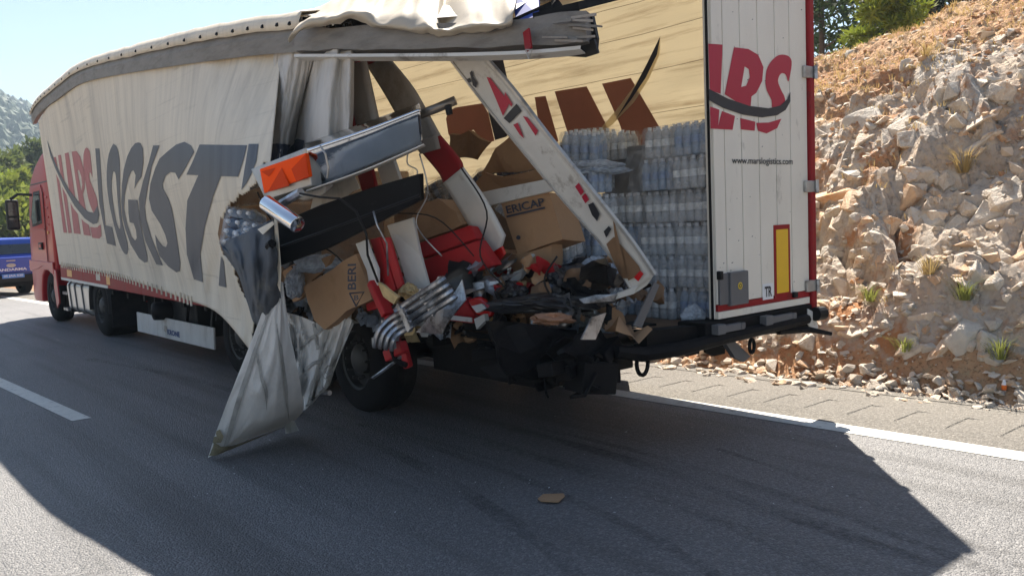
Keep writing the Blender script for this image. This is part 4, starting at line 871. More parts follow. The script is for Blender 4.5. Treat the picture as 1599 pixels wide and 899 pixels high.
MB().slab([at(u, v, y=-.05) for u, v in ((990, 508), (1022, 440), (1030, 445), (1002, 512))], .012).build('hanging_strip', M_greyb, TR)
# wheels
for y in (2.9, 4.22, 5.54):
    wheel(TR, (-1.25, y, .47), -1, .47, .38); wheel(TR, (1.25, y, .47), 1, .47, .38); MB().tube([(-1.1, y, .47), (1.1, y, .47)], .07, 10).build('axle', M_black, TR)
for y in (4.22, 5.54):
    pts = [Vector((-1.27, y+math.cos(t)*.56, .47+math.sin(t)*.56)) for t in [math.pi*(.08+.84*k/14) for k in range(15)]]; rows = [[p, p+Vector((.4, 0, 0))] for p in pts]; MB().grid(rows).build('mudguard', M_plast, TR, solid=.012, smooth=True)
# side guard panel
sk = MB().slab(A((213, 487, -1.2), (333, 512, -1.2), (334, 546, -1.2), (215, 517, -1.2)), .025).build('side_guard', M_cream2, TR, bevel=.006)
a, b = at(262, 523, x=-1.204), at(282, 510, x=-1.204); text('maker_lettering', 'KRONE', (-1.204, at(262, 522, x=-1.2).y, at(262, 522, x=-1.2).z), (0, -1, -.004), (0, 0, 1), at(262, 520, x=-1.2).y-at(281, 520, x=-1.2).y, .075, M_kblue, sk, .05)
cr = [at(u, v, x=-1.205) for u, v in ((256, 508), (260.5, 509), (260.5, 517), (258.3, 519), (256, 516))]; mesh('maker_crest', cr, [(0, 1, 2, 3, 4)], M_boxgrey, sk)
gd = MB()
for y in (8.7, 7.4, 6.5): gd.bar((-1.16, y, .5), (-1.1, y, .9), .05, .04)
gd.build('guard_bracket', M_black, TR)
for (a_, b_) in ((1.95, 2.4), (6.2, 9.6)): MB().b2((1.2, a_, .16), (1.23, b_, .78)).build('side_guard', M_plast, TR, bevel=.01)  # dark far-side guards added to block the sunlit strip under the trailer
MB().b2((.2, 2.35, .22), (1.1, 2.42, .72)).build('mud_flap', M_rubber, TR); MB().b2((-.9, .9, .42), (.15, 2.2, .74)).build('tail_lift_box', M_black, TR, bevel=.01)  # dark flap and box added to black out the gap under the tail
lg = MB()
for sx in (-1, 1): lg.b2((sx*.75-.07, 10.0, .28), (sx*.75+.07, 10.14, .95)); lg.b2((sx*.75-.14, 9.93, .24), (sx*.75+.14, 10.2, .28))
lg.bar((-.7, 10.07, .6), (.7, 10.07, .6), .05, .05); lg.build('landing_leg', M_black, TR)
MB().lathe([(.001, -.55), (.12, -.52), (.13, -.4), (.13, .4), (.12, .52), (.001, .55)], (-.8, 8.2, .6), 'x', 14).build('air_tank', M_black, TR, smooth=True)
MB().b2((-1.1, 7.2, .28), (-.5, 8.4, .75)).build('stowage_box', M_plast, TR, bevel=.02)

# ================================================================ tractor unit
TU = thing('truck_tractor', 'red tractor unit coupled to the front of the wrecked trailer', 'truck', (0, 14, 0))
prof = [(14.22, 1.0), (14.22, 3.1), (14.32, 3.3), (14.75, 3.22), (15.3, 3.06), (15.75, 2.84), (16.02, 2.62), (16.2, 2.2), (16.36, 1.6), (16.42, 1.05), (16.42, .42), (16.3, .34), (15.62, .36), (15.58, .62), (15.44, .88), (15.2, 1.02), (14.95, 1.06), (14.7, 1.02), (14.46, .88), (14.36, .7), (14.3, .95)]
cab = MB().prism([(-1.24, a, b) for a, b in prof], (2.48, 0, 0)).build('cab', M_redbody, TR, bevel=.09)
cab.modifiers['bevel'].segments = 4; cab.data.polygons.foreach_set('use_smooth', [True]*len(cab.data.polygons))
def side(name, pts, m, t=.02, x=-1.243, parent=cab, bevel=.006):
    return MB().prism([(x, a, b) for a, b in pts], (-t, 0, 0)).build(name, m, parent, bevel=bevel)
dr = side('door', [(14.78, 1.02), (14.72, 2.5), (14.85, 2.68), (15.55, 2.66), (15.95, 2.1), (16.02, 1.2), (15.7, 1.05)], M_redbody, .015, bevel=.012)
side('window', [(14.98, 1.98), (14.98, 2.52), (15.5, 2.52), (15.84, 2.08), (15.8, 1.93), (15.4, 1.95)], M_glass, .006, -1.26, dr)
side('window_seal', [(14.93, 1.93), (14.93, 2.57), (15.52, 2.57), (15.9, 2.08), (15.85, 1.88), (15.4, 1.9)], M_plast, .003, -1.258, dr)
side('handle', [(15.0, 1.42), (15.0, 1.56), (15.32, 1.56), (15.32, 1.42)], M_plast, .03, -1.258, dr); side('handle_bar', [(15.03, 1.46), (15.03, 1.53), (15.2, 1.53), (15.2, 1.46)], M_redbody, .015, -1.288, dr)
side('roof_seam', [(14.24, 2.70), (14.24, 2.725), (15.9, 2.735), (15.9, 2.71)], M_ink, .004, -1.241); side('belt_line', [(14.75, 1.80), (14.75, 1.83), (15.98, 1.83), (15.98, 1.80)], M_redbody, .012, -1.258, dr); side('marker_lamp', [(14.5, 1.72), (14.5, 1.78), (14.6, 1.78), (14.6, 1.72)], M_amber, .01, -1.243)
side('door_gap', [(14.70, 1.0), (14.70, 2.62), (14.725, 2.62), (14.725, 1.0)], M_ink, .002, -1.2575)
for z_ in (2.2, 2.02, 1.88, 2.4): side('vent_line', [(14.4, z_), (14.4, z_+.035), (14.62, z_+.035), (14.62, z_)], M_redbody, .012, -1.243)
side('step_panel', [(14.25, .94), (14.25, 1.18), (16.4, 1.2), (16.4, .98), (15.6, 1.04), (15.2, 1.1), (14.9, 1.1), (14.5, .98)], M_redbody, .035, -1.243, bevel=.015)
side('side_fairing', [(14.0, .42), (14.08, 1.02), (14.24, 1.06), (14.34, .7), (14.22, .3)], M_redbody, .03, -1.24, bevel=.015)
rfp = [(14.25, 3.05), (14.25, 3.42), (14.5, 3.4), (15.2, 3.2), (15.75, 2.92), (15.9, 2.72)]
MB().prism([(-1.05, a, b) for a, b in rfp], (2.1, 0, 0)).build('roof_fairing', M_redbody, TU, bevel=.08, smooth=True)
mr = MB(); mr.add([Vector((-1.66+.24*i, 16.1+.12*j+.04*i, 1.83+.62*k)) for i in (0, 1) for j in (0, 1) for k in (0, 1)], BOXF); mir = mr.build('mirror', M_plast, TU, bevel=.04)
MB().b2((-1.63, 16.075, 2.12), (-1.47, 16.1, 2.4)).build('mirror_glass', M_glass, mir); MB().b2((-1.63, 16.075, 1.88), (-1.47, 16.1, 2.08)).build('mirror_glass', M_glass, mir)
MB().tube([(-1.22, 15.75, 2.52), (-1.45, 15.98, 2.55), (-1.56, 16.12, 2.46)], .03, 6).build('mirror_arm', M_plast, mir)
fr = MB()
for sx in (-1, 1): fr.b2((sx*.42-.05, 10.3, .68), (sx*.42+.05, 15.6, .92))
fr.b2((-.6, 10.4, .92), (.6, 12.1, 1.02)); fr.build('frame', M_black, TU)
wheel(TU, (-1.2, 14.92, .5), -1, .5, .32); wheel(TU, (1.2, 14.92, .5), 1, .5, .32); wheel(TU, (-1.23, 11.28, .5), -1, .5, .58); wheel(TU, (1.23, 11.28, .5), 1, .5, .58)
for yc, r0 in ((11.28, .59),):
    for sx in (-1, 1):
        pts = [Vector((sx*1.25, yc+math.cos(t)*r0, .5+math.sin(t)*r0)) for t in [math.pi*(-.05+1.1*k/16) for k in range(17)]]; MB().grid([[p, p-Vector((sx*.62, 0, 0))] for p in pts]).build('mudguard', M_plast, TU, solid=.015, smooth=True)
MB().b2((-1.24, 10.55, .2), (-.62, 10.58, .72)).build('mud_flap', M_rubber, TU)
tk = MB().prism([(-1.22+.6*(1-math.cos(t))/2 if False else 0, 0, 0) for t in ()] or [(-.62, 12.05, .3), (-1.08, 12.05, .27), (-1.2, 12.05, .36), (-1.22, 12.05, .78), (-1.14, 12.05, .87), (-.62, 12.05, .88)], (0, 1.5, 0)).build('fuel_tank', M_tank, TU, bevel=.03, smooth=False)
for y in (12.4, 12.9, 13.3): MB().prism([(-.6, y, .29), (-1.09, y, .255), (-1.212, y, .35), (-1.235, y, .79), (-1.145, y, .885), (-.6, y, .895)], (0, .05, 0)).build('tank_strap', M_greyb, tk)
st = MB()
for z_ in (.28, .58, .86): st.b2((-1.2, 13.66, z_), (-.8, 14.02, z_+.05))
st.b2((-1.0, 13.66, .25), (-.8, 14.02, .95)); st.build('access_step', M_galv, TU)
MB().b2((-1.15, 13.64, .25), (-.7, 13.68, .95)).build('side_box', M_plast, TU)
for z_ in (.62, .66): MB().lathe([(.001, 0), (.05, .01), (.05, .06), (.001, .07)], (-.75, 10.35, z_), 'y', 10).build('red_coupling', M_redlamp, TU)

# ================================================================ blue pickup and the van beyond
PK = thing('police_pickup', 'blue police pickup parked ahead at the left edge, lettering on its tailgate', 'pickup', at(20, 463, z=0)); PK.location.z = 0
PKM = Matrix.Translation(PK.location) @ Matrix.Rotation(math.radians(14), 4, 'Z')
def pk(mbs, name, m, parent=None, **kw):
    mbs.v = [PKM @ v for v in mbs.v]; return mbs.build(name, m, parent or PK, **kw)
pb = pk(MB().prism([(-.93, 0, .55), (-.93, -.05, 1.02), (-.93, 0.02, 1.12), (-.93, 3.2, 1.14), (-.93, 4.9, 1.05), (-.93, 5.2, .85), (-.93, 5.2, .45), (-.93, 4.8, .42), (-.93, .4, .42)], (1.86, 0, 0)), 'body', M_blue, bevel=.06)
pc = pk(MB().add([(sx*x, y, z) for sx in (-1, 1) for (x, y, z) in ((.9, .06, 1.1), (.9, 3.6, 1.1), (.78, 2.9, 1.72), (.78, .25, 1.68))], [(0, 1, 2, 3), (4, 7, 6, 5), (0, 4, 5, 1), (1, 5, 6, 2), (2, 6, 7, 3), (3, 7, 4, 0)]), 'canopy', M_blue, bevel=.05)
pk(MB().add([(-.74, .05, 1.22), (.74, .05, 1.22), (.68, .155, 1.5), (-.68, .155, 1.5)], [(0, 1, 2, 3)]), 'rear_window', M_glass, pc)
tg = pk(MB().b2((-.74, -.07, .68), (.74, -.02, 1.13)), 'tailgate', M_blue, bevel=.03)
def pktext(name, s, x0, x1, z0, z1, m, y=-.075, b=.03):
    o = text(name, s, (x0, y, z0), (1, 0, 0), (0, 0, 1), x1-x0, z1-z0, m, None, b)
    for v in o.data.vertices: v.co = PKM @ v.co
    setparent(o, tg); return o
pktext('lettering', 'JANDARMA', -.42, .42, .72, .82, M_ltext); ov = pk(MB().lathe([(.13, 0), (.11, -.006), (.001, -.006)], (0, -.072, .9), 'y', 20), 'badge', M_alu, tg)
ov.data.transform(PKM @ Matrix.Translation((0, 0, .9)) @ Matrix.Diagonal((1, 1, .45, 1)) @ Matrix.Translation((0, 0, -.9)) @ PKM.inverted())
pk(MB().b2((-.12, -.085, 1.02), (.12, -.07, 1.05)), 'handle', M_alu, tg)
for s_ in (-1, 1):
    for k, m in ((.52, M_ltext), (.60, M_redlamp), (.68, M_ltext)):
        pk(MB().add([(s_*k-.03, -.0725, .84), (s_*k+.03, -.0725, .84), (s_*k+.03+s_*.05, -.0725, .7), (s_*k-.03+s_*.05, -.0725, .7)], [(0, 1, 2, 3)]), 'stripe', m, tg, fix=False)
    pk(MB().b2((s_*.84-.08, -.06, .78), (s_*.84+.08, .1, 1.08)), 'tail_lamp', M_redlamp, bevel=.02)
pl_ = pk(MB().b2((-.3, -.16, .54), (.3, -.145, .66)), 'number_plate', M_plate); 
o = text('plate_digits', '05 JAA 530', (-.26, -.163, .565), (1, 0, 0), (0, 0, 1), .52, .07, M_ltext, None, .02)
for v in o.data.vertices: v.co = PKM @ v.co
setparent(o, pl_)
pk(MB().b2((-.9, -.14, .42), (.9, .05, .62)), 'rear_bumper', M_plast, bevel=.03); pk(MB().b2((-.85, .1, .28), (.85, .5, .45)), 'underbody', M_black)
pk(MB().b2((-.5, 2.2, 1.72), (.5, 2.45, 1.83)), 'light_bar', M_blue, bevel=.03)
for (x, y) in ((-.9, 1.0), (.9, 1.0), (-.9, 4.2), (.9, 4.2)):
    s_ = -1 if x < 0 else 1; o = wheel(PK, (x, y, .38), s_, .38, .25)
    for q in [o]+list(o.children):
        q.data.transform(PKM)
VN = thing('police_van', 'blue van parked farther ahead, glimpsed past the cab mirror', 'van', at(34, 440, y=38)); VN.location.z = 0
VM = Matrix.Translation(VN.location) @ Matrix.Rotation(math.radians(16), 4, 'Z')
def vn(mbs, name, m, parent=None, **kw):
    mbs.v = [VM @ v for v in mbs.v]; return mbs.build(name, m, parent or VN, **kw)
vb = vn(MB().prism([(-1, 0, .4), (-1, 0, 1.3), (-1, .15, 2.3), (-1, .4, 2.42), (-1, 4.2, 2.4), (-1, 5.0, 1.5), (-1, 5.7, 1.2), (-1, 5.8, .4)], (2, 0, 0)), 'body', M_blue, bevel=.08)
vn(MB().add([(-.8, .02, 1.45), (.8, .02, 1.45), (.75, .1, 2.0), (-.75, .1, 2.0)], [(0, 1, 2, 3)]), 'rear_window', M_glass, vb)
vn(MB().b2((-.5, 2.6, 2.42), (.5, 2.85, 2.55)), 'light_bar', M_plate); vn(MB().b2((-.98, -.1, .4), (.98, .05, .62)), 'rear_bumper', M_plast, bevel=.03)
for s_ in (-1, 1): vn(MB().b2((s_*.92-.07, -.03, .8), (s_*.92+.07, .05, 1.4)), 'tail_lamp', M_redlamp)
for (x, y) in ((-.95, 1.1), (.95, 1.1), (-.95, 4.6), (.95, 4.6)):
    o = wheel(VN, (x, y, .36), -1 if x < 0 else 1, .36, .22)
    for q in [o]+list(o.children): q.data.transform(VM)
# ================================================================ cargo: bottle packs, wrapped pallets, cartons
def clear(name, col, a, rough=.12, bump=.0, bscale=20, var=.2):
    m = bpy.data.materials.new(name); m.use_nodes = True; t = m.node_tree; b = t.nodes['Principled BSDF']; N, L = t.nodes.new, t.links.new
    b.inputs['Base Color'].default_value = col+(1,); b.inputs['Roughness'].default_value = rough; b.inputs['Specular IOR Level'].default_value = .7
    tc = N('ShaderNodeTexCoord'); n = N('ShaderNodeTexNoise'); n.inputs['Scale'].default_value = bscale; n.inputs['Detail'].default_value = 5; n.inputs['Distortion'].default_value = 1.2; L(tc.outputs['Object'], n.inputs['Vector'])
    mr = N('ShaderNodeMapRange'); mr.inputs[1].default_value = .35; mr.inputs[2].default_value = .65; mr.inputs[3].default_value = max(0, a-var); mr.inputs[4].default_value = min(1, a+var); L(n.outputs[0], mr.inputs[0])
    tr = N('ShaderNodeBsdfTransparent'); ms = N('ShaderNodeMixShader'); L(mr.outputs[0], ms.inputs[0]); L(tr.outputs[0], ms.inputs[1]); L(b.outputs[0], ms.inputs[2]); L(ms.outputs[0], t.nodes['Material Output'].inputs[0])
    if bump:
        bp = N('ShaderNodeBump'); bp.inputs['Strength'].default_value = bump; bp.inputs['Distance'].default_value = .03; L(n.outputs[0], bp.inputs['Height']); L(bp.outputs[0], b.inputs['Normal'])
    MATS[name] = m; return m
M_pet = clear('clear_bottle_plastic', (.62, .655, .69), .55, .12, .2, 30, .1); M_petb = clear('blue_tinted_bottle_plastic', (.40, .51, .66), .62, .12, .2, 30, .1); M_petd = clear('brown_bottle_plastic', (.13, .08, .05), .85, .15, .2, 30, .1)
M_film = clear('shrink_film', (.66, .69, .72), .20, .2, .8, 9, .2); M_film2 = clear('stretch_wrap', (.62, .64, .66), .14, .18, 1.0, 7, .16); M_bag = clear('crumpled_clear_plastic', (.42, .48, .56), .72, .2, .9, 14, .2)
M_cap = pm('white_cap', (.7, .72, .75), .4, var=.03); M_capb = pm('dark_cap', (.03, .04, .09), .4, var=.03); M_lab = pm('bottle_label', (.72, .76, .80), .5, var=.35, scale=40); M_labb = pm('blue_bottle_label', (.24, .32, .48), .5, var=.3, scale=40)
M_card = pm('cardboard', (.36, .215, .115), .9, var=.1, scale=4, bump=.1, bscale=40, dirt=(.24, .14, .07), dscale=4, dlow=.55, dhigh=.8); M_cardd = pm('dark_cardboard', (.20, .115, .06), .9, var=.15, scale=5, bump=.15, bscale=30)
M_cprint = pm('carton_print', (.035, .04, .06), .7, var=.1); M_foam = pm('torn_insulation', (.42, .22, .13), .95, var=.3, scale=12, bump=.5, bscale=25)
M_bbag = pm('black_plastic_sheet', (.018, .018, .02), .35, var=.2, scale=6, bump=.4, bscale=12); M_bpanel = pm('black_panel', (.006, .006, .007), .6, spec=.12, var=.3, scale=4, dirt=(.05, .05, .05), dscale=8, dlow=.62, dhigh=.8)
M_orange = pm('orange_lens', (1.0, .085, .0), .5, var=.04, spec=.12); M_orange2 = pm('orange_lens_deep', (.62, .045, .0), .5, var=.04, spec=.12); M_sand = pm('sandy_cloth', (.50, .36, .17), .9, var=.3, scale=9)

BR, BH = .039, .235
def bottle_mesh(name, body, cap, lab):
    pr = [(.001, 0), (BR*.8, 0), (BR, .012), (BR, .06), (BR*.93, .07), (BR, .08), (BR*1.004, .085), (BR*1.004, .135), (BR, .14), (BR*.93, .15), (BR, .162), (BR*.82, .188), (BR*.42, .212), (.0155, .214), (.0155, .235), (.001, .235)]
    b = MB().lathe(pr, axis='z', n=10); me = bpy.data.meshes.new(name); me.from_pydata([tuple(v) for v in b.v], [], b.f); n = 10
    for q in (body, cap, lab): me.materials.append(q)
    for i, f in enumerate(me.polygons):
        k = i//n; f.use_smooth = True; f.material_index = 1 if k >= 12 else (2 if k == 6 else 0)
    return me
BOT = {'clear': bottle_mesh('bottle', M_pet, M_cap, M_lab), 'blue': bottle_mesh('bottle', M_petb, M_cap, M_labb), 'brown': bottle_mesh('bottle', M_petd, M_capb, M_capb), 'dark': bottle_mesh('bottle', M_petd, M_cap, M_capb)}
FILM = {}
def film_mesh(nx, ny):
    if (nx, ny) in FILM: return FILM[(nx, ny)]
    hx, hy = nx*BR+.004, ny*BR+.004; rows = []
    for z_ in (0, .03, .09, .15, .20, .225, .238):
        k = 1 if z_ < .2 else (1-(z_-.2)*2.2); row = []
        for s_ in range(32):
            t = s_/32*4; q = int(t) % 4; f = t-int(t); p = [(-1+2*f, -1), (1, -1+2*f), (1-2*f, 1), (-1, 1-2*f)][q]
            row.append(Vector((p[0]*hx*k*(1-.02*math.sin(s_*1.9+z_*40)), p[1]*hy*k*(1-.03*math.sin(s_*2.3+z_*55)), z_)))
        row.append(row[0]); rows.append(row)
    rows.append([v*1.0+Vector((0, 0, .004)) for v in [Vector((r_.x*.5, r_.y*.5, .238)) for r_ in rows[-1]]])
    b = MB().grid(rows); me = bpy.data.meshes.new('shrink_film'); me.from_pydata([tuple(v) for v in b.v], [], b.f); me.materials.append(M_film); me.polygons.foreach_set('use_smooth', [True]*len(me.polygons)); FILM[(nx, ny)] = me; return me
rp = random.Random(77)
def pack(label, loc, kind='clear', nx=3, ny=4, rot=(0, 0, 0), group='shrink-wrapped bottle packs'):
    T = thing('bottle_pack', label, 'bottles', loc, group); T.rotation_euler = rot
    for i in range(nx):
        for j in range(ny):
            o = bpy.data.objects.new('bottle', BOT[kind]); COL.objects.link(o); o.parent = T; o.location = ((i-(nx-1)/2)*2*BR, (j-(ny-1)/2)*2*BR, .002); o.rotation_euler = (rp.gauss(0, .012), rp.gauss(0, .012), rp.uniform(0, 6))
    f = bpy.data.objects.new('shrink_film', film_mesh(nx, ny)); COL.objects.link(f); f.parent = T; return T
NTH = ['bottom layer', 'second layer up', 'third layer up', 'fourth layer up', 'fifth layer up', 'sixth layer up', 'top layer']
LH = .243
for L_ in range(6):
    for k in range(2):
        j = rp.gauss(0, .03)
        if L_ == 0 and k == 1: pass
        pack('bottle pack in the stack beside the closed door, %s, %s' % (NTH[L_], 'nearest the door' if k == 0 else 'farther in'), (.215+j, .255+k*.322+rp.gauss(0, .008), .845+L_*LH), 'clear' if (L_+k) % 5 else 'blue', rot=(rp.gauss(0, .015), rp.gauss(0, .02), rp.gauss(0, .06)))
for L_ in range(4): pack('bottle pack in the recessed column between the two stacks, %s' % NTH[L_], (.24+rp.gauss(0, .01), .94, .848+L_*LH), 'clear' if L_ % 2 else 'blue', rot=(0, 0, rp.gauss(0, .04)))
for L_ in range(5):
    for k in range(2 if L_ < 4 else 1):
        lean = .03*L_
        pack('bluish bottle pack in the leaning middle stack, %s, %s' % (NTH[L_], 'rear side' if k == 0 else 'front side'), (-.05-lean+rp.gauss(0, .015), 1.02+k*.335+rp.gauss(0, .012), .85+L_*LH), 'blue' if (L_+k) % 3 else 'clear', rot=(rp.gauss(0, .04), -.06+rp.gauss(0, .04), rp.gauss(0, .14)))
for k, (x_, y_, z_, rx, ry) in enumerate(((-.50, .92, .85, .0, -.1), (-.47, .95, 1.10, .05, -.16), (-.52, 1.0, 1.36, .1, -.25), (-.42, 1.35, 1.58, .15, -.3), (-.62, .62, .86, -.1, .1))):
    pack('slumped bottle pack spilling left of the middle stack, %s of five' % ['lowest', 'second from below', 'third from below', 'topmost', 'nearest the sill'][k], (x_, y_, z_), 'blue' if k % 2 else 'clear', rot=(rx, ry, .2*k-.3))
pack('loose blue bottle pack tilted on top of the middle stack', (-.10, 1.12, .86+5*LH), 'blue', rot=(.12, -.18, .3))
pack('clear bottle pack behind the middle stack, just below the curtain lettering', (.42, 1.25, .88+5*LH), 'clear', rot=(0, 0, .05)); pack('clear bottle pack highest at the back, in front of the brown letter', (.55, 1.62, .90+5.2*LH), 'clear', rot=(.05, .06, -.05))
pack('brown bottle pack heaped against the far curtain behind the leaning post', (.72, 2.05, .88+5*LH), 'dark', rot=(.1, -.1, .1)); pack('brown bottle pack slumped lower beside the leaning post', (.30, 1.85, .86+4.4*LH), 'dark', rot=(.2, -.25, .2))
pack('brown bottle pack lying behind the torn open carton', (.25, 2.35, .87+4.6*LH), 'dark', rot=(-.1, -.2, .1)); pack('dark bottle pack left of the torn carton, caps to the rear', (.20, 2.85, .86+4.2*LH), 'brown', rot=(.9, 0, .3)); pack('dark bottle pack deep inside above the black panel', (-.05, 3.3, .86+4*LH), 'brown', rot=(1.1, .2, .5))
pack('bottle pack with dark body behind the red and white post', (-.35, 2.6, 1.52), 'brown', rot=(1.25, 0, .75)); pack('clear bottle pack fallen between the cartons', (-.35, 1.75, 1.62), 'clear', rot=(.6, .3, .4))
# packs spilling out of the torn curtain
p = at(392, 352, x=-2.16); pack('blue bottle pack bulging out of the hole in the side curtain, bottles lying flat', p+Vector((0, .0, -.06)), 'blue', rot=(1.35, .15, -.95), nx=3, ny=4)
p = at(412, 366, x=-2.2); pack('second blue bottle pack in the hole of the side curtain, nearer the black panel', p+Vector((0, 0, -.13)), 'blue', rot=(1.05, -.35, -.9), nx=3, ny=3)
# wrapped pallets filling the dark inside
def pallet(label, lo, hi, seed, m=M_cardd):
    T = thing('wrapped_pallet', label, 'pallet', ((lo[0]+hi[0])/2, (lo[1]+hi[1])/2, lo[2]), 'stretch-wrapped pallets'); MB().b2((lo[0]+.02, lo[1]+.02, lo[2]+.14), (hi[0]-.02, hi[1]-.02, hi[2])).build('load', m, T, bevel=.03)
    for k in range(5): MB().b2((lo[0]+k*(hi[0]-lo[0]-.1)/4, lo[1], lo[2]+.11), (lo[0]+k*(hi[0]-lo[0]-.1)/4+.1, hi[1], lo[2]+.135)).build('board', M_wood, T)
    for k in range(3): MB().b2((lo[0]+k*(hi[0]-lo[0]-.1)/2, lo[1], lo[2]), (lo[0]+k*(hi[0]-lo[0]-.1)/2+.1, hi[1], lo[2]+.105)).build('runner', M_wood, T)
    rows = []
    for z_ in range(16):
        zz = lo[2]+.12+(hi[2]-lo[2]-.1)*z_/15; row = []
        for s_ in range(48):
            t = s_/48*4; q = int(t) % 4; f = t-int(t); a = [(f, 0), (1, f), (1-f, 1), (0, 1-f)][q]; k = .02+.015*noise.noise(Vector((s_*.6, z_*.5, seed)))
            row.append(Vector((lo[0]-k+(hi[0]-lo[0]+2*k)*a[0], lo[1]-k+(hi[1]-lo[1]+2*k)*a[1], zz)))
        row.append(row[0]); rows.append(row)
    MB().grid(rows).build('stretch_wrap', M_film2, T, smooth=True); return T
pallet('dark wrapped pallet behind the middle bottle stack', (.12, 1.75, zf(1.8)+.003), (1.15, 2.9, 1.82), 1); pallet('dark wrapped pallet deep inside behind the black panel', (.0, 3.0, zf(3)+.01), (1.15, 4.2, 1.95), 2); pallet('wrapped pallet leaning into the left curtain behind the chrome bar', (-1.25, 4.1, zf(4.1)+.01), (-.1, 5.3, 1.9), 3, M_card)
pallet('wrapped pallet in the middle of the trailer behind the folded curtain', (-1.2, 5.4, zf(5.4)+.01), (1.1, 6.6, 2.3), 4); pallet('bottle pallet under the door-side stack, mostly hidden by the door', (.35, .3, zf(.5)+.003), (1.15, 1.4, 2.2), 5, M_greyb)

# ---------------------------------------------------------------- pieces of wreckage
def piece(name, label, cat, pts, m, t=.02, bevel=.004, parent=None, crumple=0, group=None):
    b = MB().slab(A(*pts), t); o = b.build(name, m, parent, bevel=0 if crumple else bevel)
    if crumple:
        q = bmesh.new(); q.from_mesh(o.data); bmesh.ops.triangulate(q, faces=q.faces); bmesh.ops.subdivide_edges(q, edges=q.edges, cuts=3, use_grid_fill=True); bmesh.ops.triangulate(q, faces=q.faces)
        s_ = len(o.name)*1.7+pts[0][0]*.01
        for v in q.verts: v.co += Vector((noise.noise(v.co*4+Vector((s_, 0, 0))), noise.noise(v.co*4+Vector((0, s_, 0))), noise.noise(v.co*4+Vector((0, 0, s_)))))*crumple
        q.to_mesh(o.data); q.free()
    if parent is None: props(o, label, cat, group)
    return o
def bvh_of(o): return BVHTree.FromPolygons([v.co.copy() for v in o.data.vertices], [tuple(f.vertices) for f in o.data.polygons])
def ribbon(name, L_, R_, m, t=.03, parent=None, n=6, lip=None, cup=0, nz=0):
    a = spline(L_, n); b = spline(R_, n); rows = []
    for i, (p, q) in enumerate(zip(a, b)):
        P_, Q_ = at(p[0], p[1], x=p[2]), at(q[0], q[1], x=q[2]); row = []
        for k in range(7):
            f = k/6; w_ = P_.lerp(Q_, f); away = (w_-CAM).normalized(); row.append(w_+away*(cup*math.sin(math.pi*f)+nz*noise.noise(w_*5)))
        rows.append(row)
    g_ = MB().grid(rows); return g_.build(name, m, parent, smooth=True, solid=t)
# the leaning corner post
LP_L = [(690, 74, -1.62), (755, 160, -1.48), (800, 215, -1.38), (870, 300, -1.2), (945, 388, -1.0), (988, 456, -.88)]
LP_R = [(744, 74, -1.60), (800, 138, -1.46), (855, 210, -1.36), (925, 298, -1.18), (985, 374, -.98), (1022, 428, -.86)]
LPo = thing('leaning_post', 'long white corner post with red and black marks leaning across the open rear', 'post', at(1000, 450, x=-.87))
lp = ribbon('post_face', LP_L, LP_R, M_bwhite, .035, LPo)
ed = MB(); pth = [at(u, v, x=x-.02) for u, v, x in spline(LP_R, 6)]; ed.tube(pth, .018, 6); ed.build('edge_profile', M_alu, LPo)
ed = MB(); pth = [at(u, v, x=x-.015) for u, v, x in spline(LP_L, 6)]; ed.tube(pth, .010, 6); ed.build('edge_profile', M_alu, LPo)
lb = bvh_of(lp)
def on_post(n_, pts, m, off=.028): print_on(n_, [pts], m, lp, bvh=lb, cell=8, off=off)
on_post('red_mark', [(764, 118), (770, 120), (800, 160), (790, 180)], M_crimson); on_post('black_band', [(791, 183), (811, 161), (819, 172), (800, 191)], M_ink); on_post('red_mark', [(793, 142), (805, 162), (803, 166), (792, 150)], M_crimson)
on_post('red_mark', [(806, 193), (813, 190), (823, 214), (816, 208)], M_crimson); on_post('red_mark', [(821, 180), (828, 182), (845, 202), (841, 210)], M_crimson)
on_post('black_sign', [(738, 112), (742, 108), (744, 118), (750, 128), (748, 136), (743, 132), (741, 122)], M_ink); on_post('black_sign', [(734, 122), (738, 120), (741, 126), (737, 128)], M_ink)
on_post('red_text', [(902, 288), (908, 282), (916, 296), (911, 302)], M_crimson); on_post('red_text', [(912, 304), (918, 298), (924, 308), (918, 314)], M_crimson); on_post('black_sign', [(922, 316), (930, 312), (940, 330), (936, 342), (928, 332)], M_ink); on_post('black_sign', [(946, 358), (954, 349), (958, 354), (950, 368)], M_ink)
on_post('bare_section', [(950, 378), (962, 366), (1000, 412), (1005, 424), (976, 440)], M_cardd)
on_post('red_reflector', [(993, 430), (1003, 419), (1008, 424), (1000, 436)], M_redlamp, .034)
for a_, b_, c_, d_ in (((1022, 428, -.86), (996, 446, -.89), (990, 459, -.89), (1010, 446, -.86)), ((996, 446, -.9), (962, 459, -.95), (957, 469, -.95), (990, 459, -.9))): MB().slab(A(a_, b_, c_, d_), .03).build('bent_foot', M_bwhite, LPo, bevel=.004)
MB().slab(A((962, 459, -.965), (930, 460, -.98), (904, 467, -1.0), (912, 474, -1.0), (957, 470, -.965)), .02).build('torn_end', M_galv, LPo)
